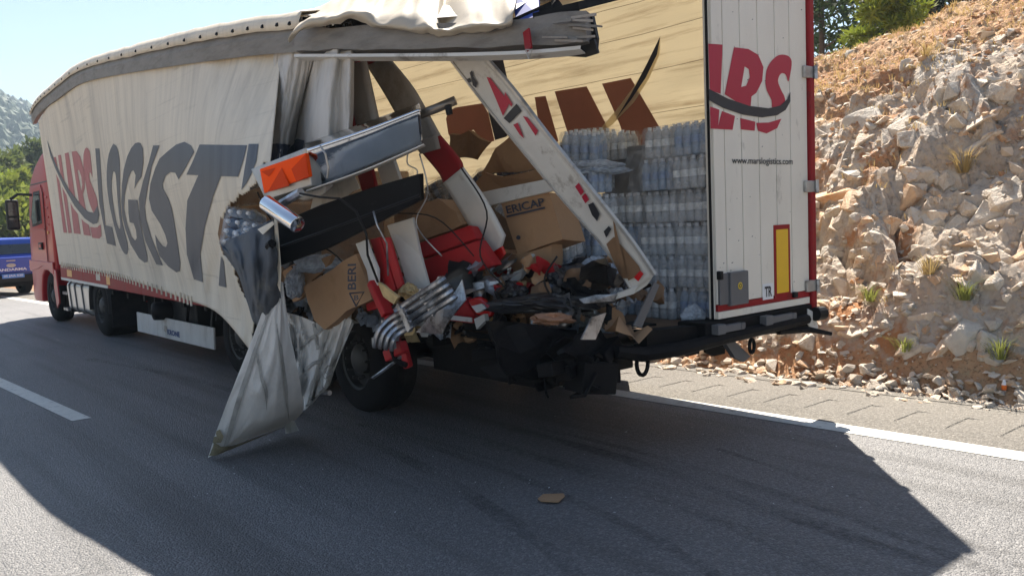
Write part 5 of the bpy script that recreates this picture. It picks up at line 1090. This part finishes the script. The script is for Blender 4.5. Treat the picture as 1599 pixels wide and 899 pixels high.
# second post: shade painted in as grey above, red and white below
P2 = thing('fallen_post', 'post coloured shade-grey above with a red and white lower half leaning behind the chrome bar', 'post', at(775, 415, x=-1.1))
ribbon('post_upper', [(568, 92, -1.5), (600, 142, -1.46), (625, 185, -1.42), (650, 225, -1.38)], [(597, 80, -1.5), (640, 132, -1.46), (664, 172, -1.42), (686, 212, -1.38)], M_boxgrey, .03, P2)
ribbon('red_top_band', [(568, 92, -1.53), (574, 102, -1.53)], [(597, 80, -1.53), (603, 88, -1.53)], M_redp, .012, P2)
ribbon('post_middle', [(650, 225, -1.38), (686, 268, -1.32), (694, 285, -1.3)], [(686, 212, -1.38), (716, 248, -1.32), (722, 262, -1.3)], M_redp, .03, P2); ribbon('post_shade', [(648, 222, -1.39), (660, 240, -1.37)], [(684, 209, -1.39), (688, 232, -1.37)], M_boxgrey, .04, P2)  # the short grey ribbon paints shade onto the post
ribbon('post_lower', [(694, 285, -1.3), (730, 345, -1.2), (772, 425, -1.1)], [(722, 262, -1.3), (758, 312, -1.2), (788, 368, -1.12)], M_bwhite, .03, P2); ribbon('red_mark', [(762, 398, -1.14), (772, 420, -1.12)], [(785, 384, -1.14), (790, 396, -1.12)], M_redlamp, .012, P2)
P3 = thing('door_stanchion', 'grey-brown upright with red stripes beside the bunched curtain folds', 'post', at(570, 200, x=-1.75))
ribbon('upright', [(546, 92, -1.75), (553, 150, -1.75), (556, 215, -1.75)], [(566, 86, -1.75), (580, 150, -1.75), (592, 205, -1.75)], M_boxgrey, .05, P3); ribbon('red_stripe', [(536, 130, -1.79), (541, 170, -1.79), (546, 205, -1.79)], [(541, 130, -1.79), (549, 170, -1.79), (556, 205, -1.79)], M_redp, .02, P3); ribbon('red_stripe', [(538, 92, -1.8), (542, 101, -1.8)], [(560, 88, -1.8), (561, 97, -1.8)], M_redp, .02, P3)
# chrome light bar with its orange lamp
CB = thing('light_bar', 'polished steel light bar with an orange lamp, torn off and hanging aslant', 'light bar', at(540, 270, x=-2.1))
ribbon('housing', [(480, 234, -2.3), (570, 203, -2.07), (656, 170, -1.85)], [(488, 298, -2.20), (575, 264, -1.97), (660, 226, -1.75)], M_chrome, .02, CB, cup=.02, nz=.01, n=10)
ribbon('top_ledge', [(476, 226, -2.2), (570, 193, -1.97), (655, 163, -1.75)], [(480, 236, -2.32), (572, 205, -2.09), (657, 172, -1.87)], M_chrome, .015, CB, n=8); ribbon('lower_lip', [(478, 298, -2.3), (575, 263, -2.07), (662, 225, -1.83)], [(480, 300, -2.2), (577, 266, -1.97), (664, 228, -1.73)], M_bwhite, .008, CB, n=8)
lm = MB().slab(A((391, 264, -2.42), (478, 230, -2.3), (486, 290, -2.28), (414, 312, -2.42)), .10).build('lamp_case', M_alu, CB, bevel=.008)
MB().slab([p-(p-CAM).normalized()*.03 for p in A((405, 264, -2.42), (477, 239, -2.31), (483, 276, -2.29), (412, 302, -2.41))], .03).build('orange_lens', M_orange, lm, bevel=.006)
MB().tube(A((648, 182, -1.8), (680, 170, -1.72), (711, 157, -1.64)), [.03, .03, .03], 12).build('steel_rod', pm('bronzed_steel', (.22, .19, .16), .35, .7, var=.15), CB, smooth=True); MB().slab(A((694, 166, -1.7), (701, 163, -1.7), (703, 178, -1.7), (697, 180, -1.7)), .02).build('rod_bracket', M_plast, CB)
MB().tube(A((500, 228, -2.33), (508, 240, -2.33), (513, 262, -2.31), (511, 278, -2.3)), .007, 6).build('tie_wire', M_alu, CB)
MB().tube(A((416, 317, -2.5), (465, 351, -2.44)), .055, 18).build('steel_pipe', M_chrome, None, label='short shiny steel pipe end sticking out below the orange lamp', cat='pipe', smooth=True, bevel=.004)
MB().tube(A((470, 300, -2.36), (440, 318, -2.4), (428, 330, -2.42)), .03, 8).build('bracket_arm', M_galv, CB)
for pts in () and (((411, 276), (440, 268), (447, 276), (428, 288)), ((440, 268), (455, 256), (458, 262), (447, 276)), ((428, 298), (440, 272), (452, 292)), ((458, 288), (468, 252), (476, 258), (480, 276))): MB().slab([p-(p-CAM).normalized()*.05 for p in [at(u, v, x=-2.42+.11*(u-405)/72) for u, v in pts]], .02).build('lens_facet', M_orange, lm)
for pts in (((418, 300), (440, 262), (452, 290)), ((455, 264), (477, 241), (481, 275), (463, 284)), ((408, 268), (430, 262), (420, 276))): mesh('lens_facet', [p-(p-CAM).normalized()*.036 for p in [at(u, v, x=-2.42+.11*(u-405)/72) for u, v in pts]], [tuple(range(len(pts)))], M_orange2, lm)
# black panel with its cable
BP = thing('black_board', 'flat black panel hanging below the orange lamp and chrome bar', 'panel', at(540, 345, x=-2.0))
MB().slab(A((426, 352, -2.3), (500, 320, -2.15), (580, 293, -2.0), (655, 271, -1.85), (656, 312, -1.85), (600, 342, -1.95), (510, 388, -2.12), (429, 417, -2.3)), .05).build('board', M_bpanel, BP, bevel=.006)
MB().tube(A((430, 388, -2.34), (520, 356, -2.17), (655, 305, -1.9)), .010, 6).build('edge_strip', M_plast, BP)
MB().tube(A((468, 302, -2.4), (500, 308, -2.32), (530, 310, -2.25), (556, 330, -2.2), (572, 365, -2.16), (574, 398, -2.12), (590, 440, -2.0)), .008, 6).build('cable', M_plast, BP, smooth=True)
MB().tube(A((583, 330, -2.1), (589, 352, -2.1), (604, 380, -2.05), (606, 430, -2.0)), .006, 6).build('cable', M_galv, BP, smooth=True)
# dark pouch of curtain under the bottles
cols = spline([(344, 379, 350, 396, -2.36), (358, 374, 372, 428, -2.42), (378, 366, 386, 470, -2.46), (400, 354, 398, 505, -2.46), (420, 345, 415, 505, -2.42), (433, 340, 438, 465, -2.36)], 8); rows = []
for i, c in enumerate(cols):
    rows.append([at(c[0]+(c[2]-c[0])*t, c[1]+(c[3]-c[1])*t+2*noise.noise(Vector((i*.3, t, 1))), x=c[4]+.022*math.sin(i*.55-t*2.5)*math.sin(math.pi*min(1, t+.15))-.07*math.sin(math.pi*t)+.02*noise.noise(Vector((i*.4, t*6, 0)))) for t in [k/24 for k in range(25)]])
po = MB().grid(rows).build('torn_pouch', M_dkcloth, None, smooth=True, solid=.006, label='slack dark grey tarpaulin pouch holding the spilled blue bottles', cat='tarpaulin')
MB().slab(A((402, 358, -2.5), (426, 345, -2.45), (428, 350, -2.45), (410, 366, -2.5)), .004).build('cream_edge', M_cream, po); MB().tube(A((420, 385, -2.48), (425, 380, -2.48)), .03, 8).build('buckle', M_black, po)
MB().slab(A((428, 342, -2.42), (432, 342, -2.42), (438, 420, -2.42), (437, 455, -2.42), (431, 440, -2.42)), .006).build('cream_edge', M_cream, po)
MB().slab(A((347, 322, -2.28), (358, 322, -2.26), (352, 360, -2.28), (346, 392, -2.3), (340, 365, -2.3)), .01).build('dark_backing', M_cardd, po)
M_flap = pm('stiff_pale_tarpaulin', (.70, .68, .65), .6, var=.07, scale=3, bump=.1, bscale=26, dirt=(.42, .40, .37), dscale=2.2, dlow=.52, dhigh=.8, transl=.08, crease=.12, cscale=2)
M_streak = pm('grey_dirt', (.33, .32, .30), .8, var=.3, scale=12)  # grey for dirt streaks and for crease shade painted on the flap
# long pale flap reaching the road
FL_L = [(428, 440, -2.38), (412, 480, -2.45), (386, 550, -2.55), (357, 622, -2.65), (337, 676, -2.70), (325, 714, -2.735)]
FL_R = [(441, 440, -2.34), (450, 505, -2.30), (461, 560, -2.25), (470, 608, -2.18), (473, 640, -2.1), (450, 664, -2.06)]
a, b = spline(FL_L, 14), spline(FL_R, 14); rows = []
for i, (p, q) in enumerate(zip(a, b)):
    f = i/(len(a)-1); row = []
    for k in range(49):
        s_ = k/48; u, v, x = p+(q-p)*s_; sag = 14*math.sin(math.pi*s_)*max(0, f-.8)/.2
        x += (-.05*math.sin(math.pi*s_)*f-.008*f*max(0, 1-3*abs(noise.noise(Vector((s_*2.6+f*.5, f*.9, 3)))))-.003*max(0, 1-4*abs(noise.noise(Vector((s_*3, f*3.5, 8)))))+(.16*f*(s_-.66) if s_ > .66 else 0)+.004*noise.noise(Vector((s_*8, f*8, 2))))
        P_ = at(u, v-sag*.3, x=x); P_.z = max(P_.z, .006); row.append(P_)
    rows.append(row)
FLP = MB().grid(rows).build('tarpaulin_flap', M_flap, None, smooth=False, solid=.006, label='long pale tarpaulin flap hanging from the torn curtain down to the road', cat='tarpaulin')
flb = bvh_of(FLP)
for q in ([(424, 470), (428, 470), (372, 640), (352, 706), (346, 707), (366, 636)],): print_on('webbing_strap', [q], M_boxgrey if q[0][0] > 430 else M_streak, FLP, bvh=flb, cell=4, off=.014)
print_on('muddy_hem', [[(328, 710), (336, 688), (345, 694), (372, 691), (400, 678), (404, 681), (376, 694), (346, 706)]], pm('mud', (.22, .19, .12), .9, var=.35, scale=14), FLP, bvh=flb, cell=5, off=.02)
print_on('muddy_patch', [[(334, 690), (338, 672), (345, 668), (350, 678), (344, 688)]], MATS['mud'], FLP, bvh=flb, cell=5, off=.02)
for (pts) in ([(398, 545), (401, 544), (417, 610), (416, 640), (412, 612)], [(430, 505), (432, 505), (447, 600), (450, 655), (445, 630)]): print_on('crease_mark', [pts], M_streak, FLP, bvh=flb, cell=6, off=.016)  # shade of the folds drawn on the flap as flat grey print
MB().slab(A((444, 660, -2.07), (458, 655, -2.07), (466, 672, -2.07), (446, 677, -2.07)), .004).build('torn_tab', M_cream2, FLP)
S4 = spline([(448, 488, 458, 560, -2.05), (470, 494, 466, 610, -1.98), (500, 505, 472, 640, -1.95), (525, 500, 490, 625, -1.9), (545, 496, 512, 600, -1.86), (552, 505, 528, 560, -1.84)], 8); rows = []
for i, c in enumerate(S4): rows.append([at(c[0]+(c[2]-c[0])*t, c[1]+(c[3]-c[1])*t, x=c[4]+.03*math.sin(i*.6)*t-.03*max(0, 1-4*abs(noise.noise(Vector((i*.14, t*2.2, 4)))))+.015*noise.noise(Vector((i*.35, t*4, 7)))) for t in [k/20 for k in range(21)]])
WS = MB().grid(rows).build('wrinkled_sheet', M_flap, None, smooth=False, solid=.006, label='wrinkled dirty pale sheet in front of the rear wheel, behind the long flap', cat='tarpaulin'); wb = bvh_of(WS)
for q in ([(462, 545), (505, 512), (507, 514), (464, 550)], [(470, 580), (518, 545), (519, 548), (471, 585)], [(490, 500), (493, 500), (500, 545), (497, 546)], [(478, 632), (520, 560), (526, 556), (512, 600), (485, 632)], [(515, 505), (517, 505), (500, 575), (498, 574)]): print_on('dirt_streak', [q], M_streak, WS, bvh=wb, cell=5, off=.016)
MB().tube(A((495, 612, -1.9), (515, 613, -1.88)), .02, 8).build('eyelet_bolt', M_galv, WS)
# cartons
def carton(label, pts, t, m=M_card, crumple=0):
    return piece('carton', label, 'box', pts, m, t, .006, crumple=crumple, group='cardboard cartons')
c1 = carton('square cardboard carton with underlined dark capitals, wedged below the white plank', [(783, 318, -.95), (857, 300, -.85), (880, 374, -.85), (808, 398, -.95)], .28, crumple=.010); cbv = bvh_of(c1)
def print_text(s_, P0, P1, P2, m, parent, bold=.02, off=.006):
    """text between photo points: P0 baseline start, P1 baseline end, P2 top of start; each (u, v, x)"""
    a, b, c = [at(u, v, x=x) for u, v, x in (P0, P1, P2)]; d = (CAM-a).normalized()*off; return text('print', s_, a+d, (b-a).normalized(), (c-a).normalized(), (b-a).length, (c-a).length, m, parent, bold)
print_text('ERICAP', (792, 334, -.945), (851, 321, -.862), (789, 322, -.945), M_cprint, c1, .02, .022)
print_on('print_rule', [[(792, 337), (852, 323), (853, 326), (793, 340)]], M_cprint, c1, bvh=cbv, off=.012, cell=6)
print_on('round_mark', [[(811+3.5*math.cos(k*.63), 371+3.5*math.sin(k*.63)) for k in range(10)]], M_cprint, c1, bvh=cbv, off=.012)
def dent(o, k=1): pass
c2 = carton('collapsed cardboard carton under the square carton with underlined capitals', [(776, 392, -.9), (808, 398, -.95), (862, 383, -.85), (861, 425, -.85), (849, 446, -.85), (800, 432, -.9), (776, 420, -.9)], .1, crumple=.03)
c3 = carton('torn open carton lid standing up behind the white plank', [(752, 272, -.4), (772, 232, -.4), (800, 203, -.35), (818, 212, -.35), (834, 240, -.35), (838, 262, -.35), (790, 270, -.4)], .03, crumple=.04); c4 = carton('torn front flap of the open carton above the white plank', [(741, 284, -.62), (756, 270, -.6), (785, 275, -.6), (846, 262, -.55), (847, 280, -.55), (790, 296, -.58), (745, 306, -.62)], .02, crumple=.02)
c5 = carton('brown carton lump above the red panels', [(644, 345, -1.3), (660, 318, -1.3), (684, 311, -1.28), (712, 328, -1.25), (722, 352, -1.25), (654, 378, -1.3)], .15, M_card, .03)
c6 = carton('crushed carton with sideways capitals and a triangle mark, over the rear wheel', [(474, 448, -2.02), (500, 432, -2.0), (540, 408, -1.96), (556, 398, -1.94), (572, 440, -1.92), (580, 468, -1.92), (540, 486, -1.95), (508, 514, -1.98), (492, 500, -2.0), (480, 472, -2.02)], .08, M_card, .02)
print_text('BERI', (556, 452, -2.0), (556, 412, -2.0), (543, 452, -2.0), M_cprint, c6, .02, .05)
tri = MB().tube([at(u, v, x=-2.02) for u, v in ((546, 458), (568, 456), (556, 478), (546, 458))], .006, 4).build('print_triangle', M_cprint, c6)
print_text('B', (553, 469, -2.03), (560, 468, -2.03), (553, 461, -2.03), M_cprint, c6, .02, .02)
carton('torn dark cardboard scrap heaped at the far curtain', [(700, 212, .3), (735, 205, .3), (760, 222, .3), (740, 245, .3), (705, 240, .3)], .05, M_cardd, .05); carton('torn cardboard hanging under the black panel', [(440, 425, -2.0), (470, 408, -1.98), (520, 400, -1.95), (500, 430, -1.95), (470, 460, -1.98), (452, 470, -2.0)], .03, M_card, .04)
# boards and panels
piece('white_plank', 'narrow white plank lying level above the square printed carton', 'plank', [(752, 300, -1.0), (880, 274, -.85), (888, 292, -.85), (760, 322, -1.0)], M_bwhite, .03)
RP = thing('red_board', 'bright red double panel in the middle of the wreck, above the slotted bars', 'panel', at(710, 440, x=-1.25))
MB().slab(A((651, 380, -1.42), (733, 351, -1.3), (744, 372, -1.3), (659, 403, -1.42)), .10).build('plank', M_redwreck, RP, bevel=.012); MB().slab(A((659, 406, -1.43), (745, 375, -1.31), (772, 414, -1.28), (668, 450, -1.42)), .10).build('plank', M_redwreck, RP, bevel=.012)
piece('white_board', 'upright white board between the red strips', 'board', [(604, 352, -1.75), (644, 340, -1.68), (656, 398, -1.62), (672, 456, -1.58), (642, 468, -1.64), (622, 400, -1.7)], M_bwhite, .03)
RS = thing('red_board', 'pair of red strips standing left of the white board', 'board', at(610, 455, x=-1.8)); MB().slab(A((577, 374, -1.85), (592, 370, -1.84), (618, 452, -1.8), (606, 460, -1.82)), .03).build('strip', M_redwreck, RS, bevel=.006); MB().slab(A((595, 372, -1.84), (607, 370, -1.82), (629, 445, -1.78), (620, 452, -1.8)), .03).build('strip', M_redwreck, RS, bevel=.006)
piece('white_board', 'splintered pale strip left of the red strips', 'board', [(555, 380, -1.95), (573, 374, -1.93), (590, 420, -1.9), (588, 462, -1.9), (578, 466, -1.9), (572, 420, -1.92)], M_bwhite, .02, crumple=.015)
piece('grey_board', 'grey board seen in the gap above the black panel', 'board', [(586, 254, -1.6), (612, 244, -1.58), (624, 280, -1.58), (598, 292, -1.6)], M_greyb if False else M_bwhite, .03); piece('red_board', 'dark red board seen in the gap above the black panel', 'board', [(556, 266, -1.65), (578, 258, -1.64), (586, 292, -1.64), (566, 302, -1.65)], M_redp, .03)
piece('cream_cloth', 'hanging cream cloth corner between the chrome bar and black panel', 'cloth', [(490, 300, -1.95), (552, 275, -1.9), (558, 295, -1.9), (520, 320, -1.92), (495, 345, -1.95), (480, 340, -1.95)], M_cream2, .006, crumple=.03)
# slotted steel bars, torn mud wing ends
def slotted(label, pth, wpx, n=4, gap=.32, x=-1.95, cat='bars'):
    T = thing('slotted_guard', label, cat, at(*pth[len(pth)//2], x=x)); S_ = spline(pth, 6)
    for k in range(n):
        o_ = (k-(n-1)/2)*wpx/n; pts = []
        for i, q in enumerate(S_):
            d = S_[min(i+1, len(S_)-1)]-S_[max(i-1, 0)]; d = d/np.linalg.norm(d); pts.append((q[0]-d[1]*o_, q[1]+d[0]*o_))
        h = wpx/n*(1-gap)/2; row = []
        for i, q in enumerate(pts):
            d = np.array(pts[min(i+1, len(pts)-1)])-np.array(pts[max(i-1, 0)]); d = d/np.linalg.norm(d); e = h*(.55 if i in (0, len(pts)-1) else 1)
            row.append([at(q[0]+d[1]*e*s_, q[1]-d[0]*e*s_, x=x+.03*math.sin(i*.35)+(.012 if abs(s_) > .5 else 0)) for s_ in (-1, -.4, .4, 1)])
        MB().grid(row).build('bar', M_galv, T, solid=.012)
    for f in (.12, .5, .86):
        i = int(f*(len(S_)-1)); q = S_[i]; d = S_[min(i+1, len(S_)-1)]-S_[max(i-1, 0)]; d = d/np.linalg.norm(d); MB().bar(at(q[0]-d[1]*wpx*.48, q[1]+d[0]*wpx*.48, x=x+.02), at(q[0]+d[1]*wpx*.48, q[1]-d[0]*wpx*.48, x=x+.02), .05, .02, (1, 0, 0)).build('cross_tie', M_galv, T)
    return T
slotted('slotted steel guard slanting up to the right in front of the red panel', [(625, 500), (652, 482), (682, 462), (704, 448)], 44); slotted('bent slotted steel guard curling down over the rear wheel', [(640, 497), (618, 508), (603, 524), (598, 545)], 36, x=-2.0)
# mangled red bracket and tail lamp cluster
RB = thing('red_bracket', 'mangled red steel bracket hanging beside the rear wheel', 'bracket', at(620, 560, x=-1.85)); b_ = MB(); b_.bar(at(582, 440, x=-1.9), at(606, 492, x=-1.9), .08, .06); b_.bar(at(606, 492, x=-1.9), at(622, 540, x=-1.86), .07, .05); b_.bar(at(604, 556, x=-1.88), at(632, 540, x=-1.86), .06, .08); b_.bar(at(628, 535, x=-1.84), at(638, 574, x=-1.82), .07, .05); b_.bar(at(575, 478, x=-1.8), at(610, 470, x=-1.75), .05, .07); b_.build('arm', M_redwreck, RB, bevel=.012)
MB().tube(A((628, 556, -1.86), (612, 568, -1.88), (596, 580, -1.9), (582, 590, -1.92)), .011, 6).build('torn_rod', M_galv, RB); MB().tube(A((612, 545, -1.9), (618, 562, -1.88), (634, 570, -1.86)), .02, 6).build('torn_rod', M_black, RB)
TL = thing('tail_lamp', 'smashed red tail lamp cluster lying on the broken rear sill', 'lamp', at(730, 500, x=-1.3)); MB().slab(A((684, 474, -1.45), (724, 466, -1.4), (742, 492, -1.36), (738, 506, -1.36), (690, 500, -1.45)), .10).build('red_casing', M_redwreck, TL, bevel=.015); MB().slab(A((684, 490, -1.48), (736, 496, -1.42), (736, 503, -1.42), (685, 497, -1.48)), .01).build('white_stripe', M_bwhite, TL)
MB().slab(A((728, 468, -1.4), (748, 462, -1.36), (772, 482, -1.32), (764, 496, -1.34), (742, 492, -1.38)), .06).build('red_lens', M_redlamp, TL, bevel=.02); MB().slab(A((736, 478, -1.44), (752, 474, -1.42), (760, 482, -1.42), (744, 488, -1.44)), .02).build('clear_lens', M_wlamp, TL); MB().slab(A((740, 498, -1.4), (756, 490, -1.38), (758, 500, -1.38), (744, 514, -1.4)), .04).build('clear_lens', M_wlamp, TL)
MB().tube(A((772, 500, -1.3), (780, 470, -1.28), (774, 455, -1.3)), .012, 6).build('wire', M_plast, TL); MB().tube(A((760, 512, -1.32), (776, 508, -1.3), (788, 480, -1.28)), .012, 6).build('wire', M_plast, TL)
# crumpled film and bags
def blob(name, label, cat, u, v, x, ru, rv, m, seed, depth=.12):
    c = at(u, v, x=x); k = (c-CAM).dot(FW)/F; b = bmesh.new(); bmesh.ops.create_icosphere(b, subdivisions=4, radius=1)
    for q in b.verts:
        n_ = q.co.copy(); s_ = Vector((seed*3.1, 0, 0)); r_ = 1+.45*noise.noise(n_*1.4+s_)+.22*abs(noise.noise(n_*3.2+s_))+.12*noise.noise(n_*7+s_); n_ *= r_
        q.co = c+RT*n_.x*ru*k+UP*n_.y*rv*k+FW*n_.z*depth
    me = bpy.data.meshes.new(name); b.to_mesh(me); b.free(); return link(name, me, m, label=label, cat=cat)
blob('plastic_bag', 'crumpled clear plastic under the black panel', 'plastic', 500, 412, -1.93, 40, 14, M_bag, 1); blob('plastic_bag', 'crumpled pale plastic hanging left of the crushed carton over the wheel', 'plastic', 462, 440, -2.02, 14, 22, M_bag, 2); blob('plastic_bag', 'pale crumpled plastic wad at the foot of the collapsed carton', 'plastic', 850, 452, -.95, 18, 12, M_bag, 3); blob('plastic_bag', 'torn bottle wrap spilling beside the bent post foot', 'plastic', 935, 432, -.6, 28, 28, M_bag, 4)
blob('black_bag', 'black plastic sheet heaped right of the collapsed carton', 'sheet', 895, 436, -.8, 36, 20, M_bbag, 5); blob('black_bag', 'large black sheet slumped over the crushed sill', 'sheet', 860, 474, -1.05, 90, 14, M_bbag, 6); blob('black_bag', 'dark grey rag on the heap right of the red lamps', 'sheet', 800, 455, -1.15, 24, 16, M_bbag, 7)
blob('torn_foam', 'torn orange-brown insulation on the crushed sill', 'foam', 860, 498, -1.15, 30, 9, M_foam, 8); blob('sand_cloth', 'sandy yellow and brown rag above the slotted guard', 'cloth', 640, 455, -1.75, 15, 11, M_sand, 9); piece('sand_cloth', 'pale torn rag at the top of the slotted guard', 'cloth', [(590, 440, -1.95), (602, 446, -1.95), (622, 462, -1.93), (616, 474, -1.93), (600, 462, -1.95)], M_sand, .02, crumple=.03)
blob('torn_foam', 'small ochre scrap beside the pale plastic wad', 'foam', 815, 446, -1.0, 10, 8, M_sand, 11); blob('film_heap', 'torn film trailing from the lowest bottles over the sill', 'plastic', 1082, 495, .0, 16, 18, M_bag, 13, .05); blob('film_heap', 'clear film draped over the middle stack', 'plastic', 935, 262, -.2, 40, 10, M_bag, 14, .08)
piece('metal_shard', 'pointed pale metal shard over the red lamps', 'shard', [(700, 458, -1.35), (740, 440, -1.3), (812, 424, -1.2), (790, 436, -1.22), (745, 452, -1.3), (712, 468, -1.35)], M_galv, .01, crumple=.01); piece('metal_shard', 'grey bent sheet behind the slotted guard', 'shard', [(668, 500, -1.7), (700, 470, -1.65), (720, 440, -1.6), (726, 470, -1.6), (690, 520, -1.68), (650, 520, -1.72)], M_galv, .01, crumple=.03)
piece('dark_panel', 'dark grey upright scrap beside the red lamps', 'scrap', [(768, 472, -1.2), (774, 440, -1.2), (784, 442, -1.2), (790, 480, -1.2)], M_boxgrey, .02)
# loose stretch wrap hanging over the stacks
def wrap_sheet(label, cx, y0, y1, z0, z1, seed):
    rows = [[Vector((cx-.03+.05*noise.noise(Vector((y*2.5, z*9, seed)))+.025*noise.noise(Vector((y*9, z*22, seed))), y+.03*noise.noise(Vector((z*3, y, seed))), z+.05*noise.noise(Vector((y*3, 1, seed))))) for y in [y0+(y1-y0)*i/26 for i in range(27)]] for z in [z0+(z1-z0)*j/40 for j in range(41)]]
    g_ = MB().grid(rows); hole = Vector((cx, rp.uniform(y0, y1), rp.uniform(z0, z1))); g_.f = [f for f in g_.f if (sum((g_.v[i] for i in f), Vector())/4-hole).length > .13+.05*noise.noise(g_.v[f[0]]*6)]
    return g_.build('wrap_film', M_film2, None, smooth=True, label=label, cat='plastic film')
wrap_sheet('torn stretch film around the upper half of the stack beside the door', .05, .06, .78, 1.55, 2.12, 1); wrap_sheet('torn stretch film around the lower half of the stack beside the door', .05, .06, .78, 1.08, 1.5, 2); wrap_sheet('loose grey film over the slumped packs left of the middle stack', -.66, .75, 1.2, .95, 1.5, 4)
# shredded scraps filling the heap: nobody could count them
r9 = random.Random(19); SV, SF, SM = [], [], []; sm_ = [M_bbag, M_galv, M_bag, M_card, M_bwhite, M_redwreck, M_cardd, M_black, M_sand]
for k in range(230):
    u = r9.uniform(445, 1000); v = r9.uniform(415, 520)+(0 if u > 640 else -10)
    if u > 880 and r9.random() < .5: continue
    x = -1.85+.95*(u-445)/500+r9.uniform(-.05, .35); c = at(u, v, x=x)
    if c.z < .55: continue
    a_ = Vector((r9.gauss(0, 1), r9.gauss(0, 1), r9.gauss(0, .6))).normalized(); b_ = a_.cross(Vector((r9.gauss(0, 1), r9.gauss(0, 1), r9.gauss(0, 1)))).normalized(); l = r9.choice([.05, .07, .10, .13, .17, .22]); w_ = l*r9.uniform(.2, .7); n_ = a_.cross(b_); base = len(SV); NU, NV = 10, 5
    for i in range(NU):
        for j in range(NV): SV.append(c+a_*(l*(i/(NU-1)-.5)*2)+b_*(w_*(j/(NV-1)-.5)*2*(1-.5*abs(noise.noise(Vector((i*.9, k*7.7, 0))))))+n_*(l*.75*noise.noise(Vector((i*.42, j*.5, k*3.3)))+l*.22*noise.noise(Vector((i*1.1, j*1.2, k*5.1)))))
    m_ = r9.choice([0, 0, 0, 1, 1, 2, 2, 2, 3, 3, 4, 5, 6, 6, 7, 7, 7, 8]); 
    for i in range(NU-1):
        for j in range(NV-1): SF.append((base+i*NV+j, base+i*NV+j+1, base+(i+1)*NV+j+1, base+(i+1)*NV+j)); SM.append(m_)
so_ = mesh('shredded_scraps', SV, SF, sm_, label='shredded scraps of film, card, metal and plastic through the crash heap', cat='debris', kind='stuff'); so_.data.polygons.foreach_set('material_index', SM); so_.data.polygons.foreach_set('use_smooth', [True]*len(SM))
for (p_, r_w, mm, own) in ((((402, 300), (425, 345), (470, 372), (520, 395), (560, 440)), .006, M_plast, BP), (((655, 240), (668, 300), (650, 350), (690, 400)), .005, M_galv, CB), (((640, 225), (636, 255), (652, 268), (640, 300)), .005, M_bwhite, CB), (((720, 262), (760, 330), (750, 400), (790, 450)), .006, M_plast, P2), (((560, 300), (600, 330), (680, 340), (740, 400)), .005, M_plast, BP), (((870, 400), (850, 440), (880, 480), (940, 500)), .007, M_plast, LPo)):
    S_ = [at(u, v, x=-2.3+.0026*(u-400)) for u, v in p_]; MB().tube([Vector(tuple(c)) for c in spline([tuple(c) for c in S_], 6)], r_w, 6).build('loose_cable', mm, own, smooth=True)
# small things on the road and verge
sc_ = at(861, 777, z=0); MB().prism([at(u, v, z=.012) for u, v in ((840, 779), (848, 772), (880, 771), (882, 775), (872, 784), (845, 783))], (0, 0, .006)).build('cardboard_scrap', M_card, None, label='small cardboard scrap lying on the road in the shadow', cat='cardboard')
q = on_hill(1568, 612) or at(1568, 612, z=.02); JB = thing('juice_bottle', 'small white-capped orange bottle lying among the rubble', 'bottle', q); MB().lathe([(.001, 0), (.02, 0), (.021, .035), (.02, .04)], q+Vector((0, 0, .02)), 'z', 12).build('body', pm('orange_juice', (.7, .16, .02), .3), JB, smooth=True); MB().lathe([(.02, .04), (.012, .065), (.008, .08), (.001, .08)], q+Vector((0, 0, .02)), 'z', 12).build('neck', M_cap, JB, smooth=True)
r_ = random.Random(2)
cr_ = MB()
for k in range(150):
    u, v = r_.uniform(300, 1350), r_.uniform(640, 800); p = at(u, v, z=.006); s_ = r_.uniform(.003, .011); cr_.add([p+Vector((r_.uniform(-1, 1)*s_, r_.uniform(-1, 1)*s_, r_.uniform(0, .8)*s_)) for _ in range(4)], [(0, 1, 2), (0, 2, 3), (0, 3, 1), (1, 3, 2)])
cr_.build('glass_crumbs', M_ltext, None, label='tiny pale crumbs of debris strewn on the shaded road', cat='debris', kind='stuff')
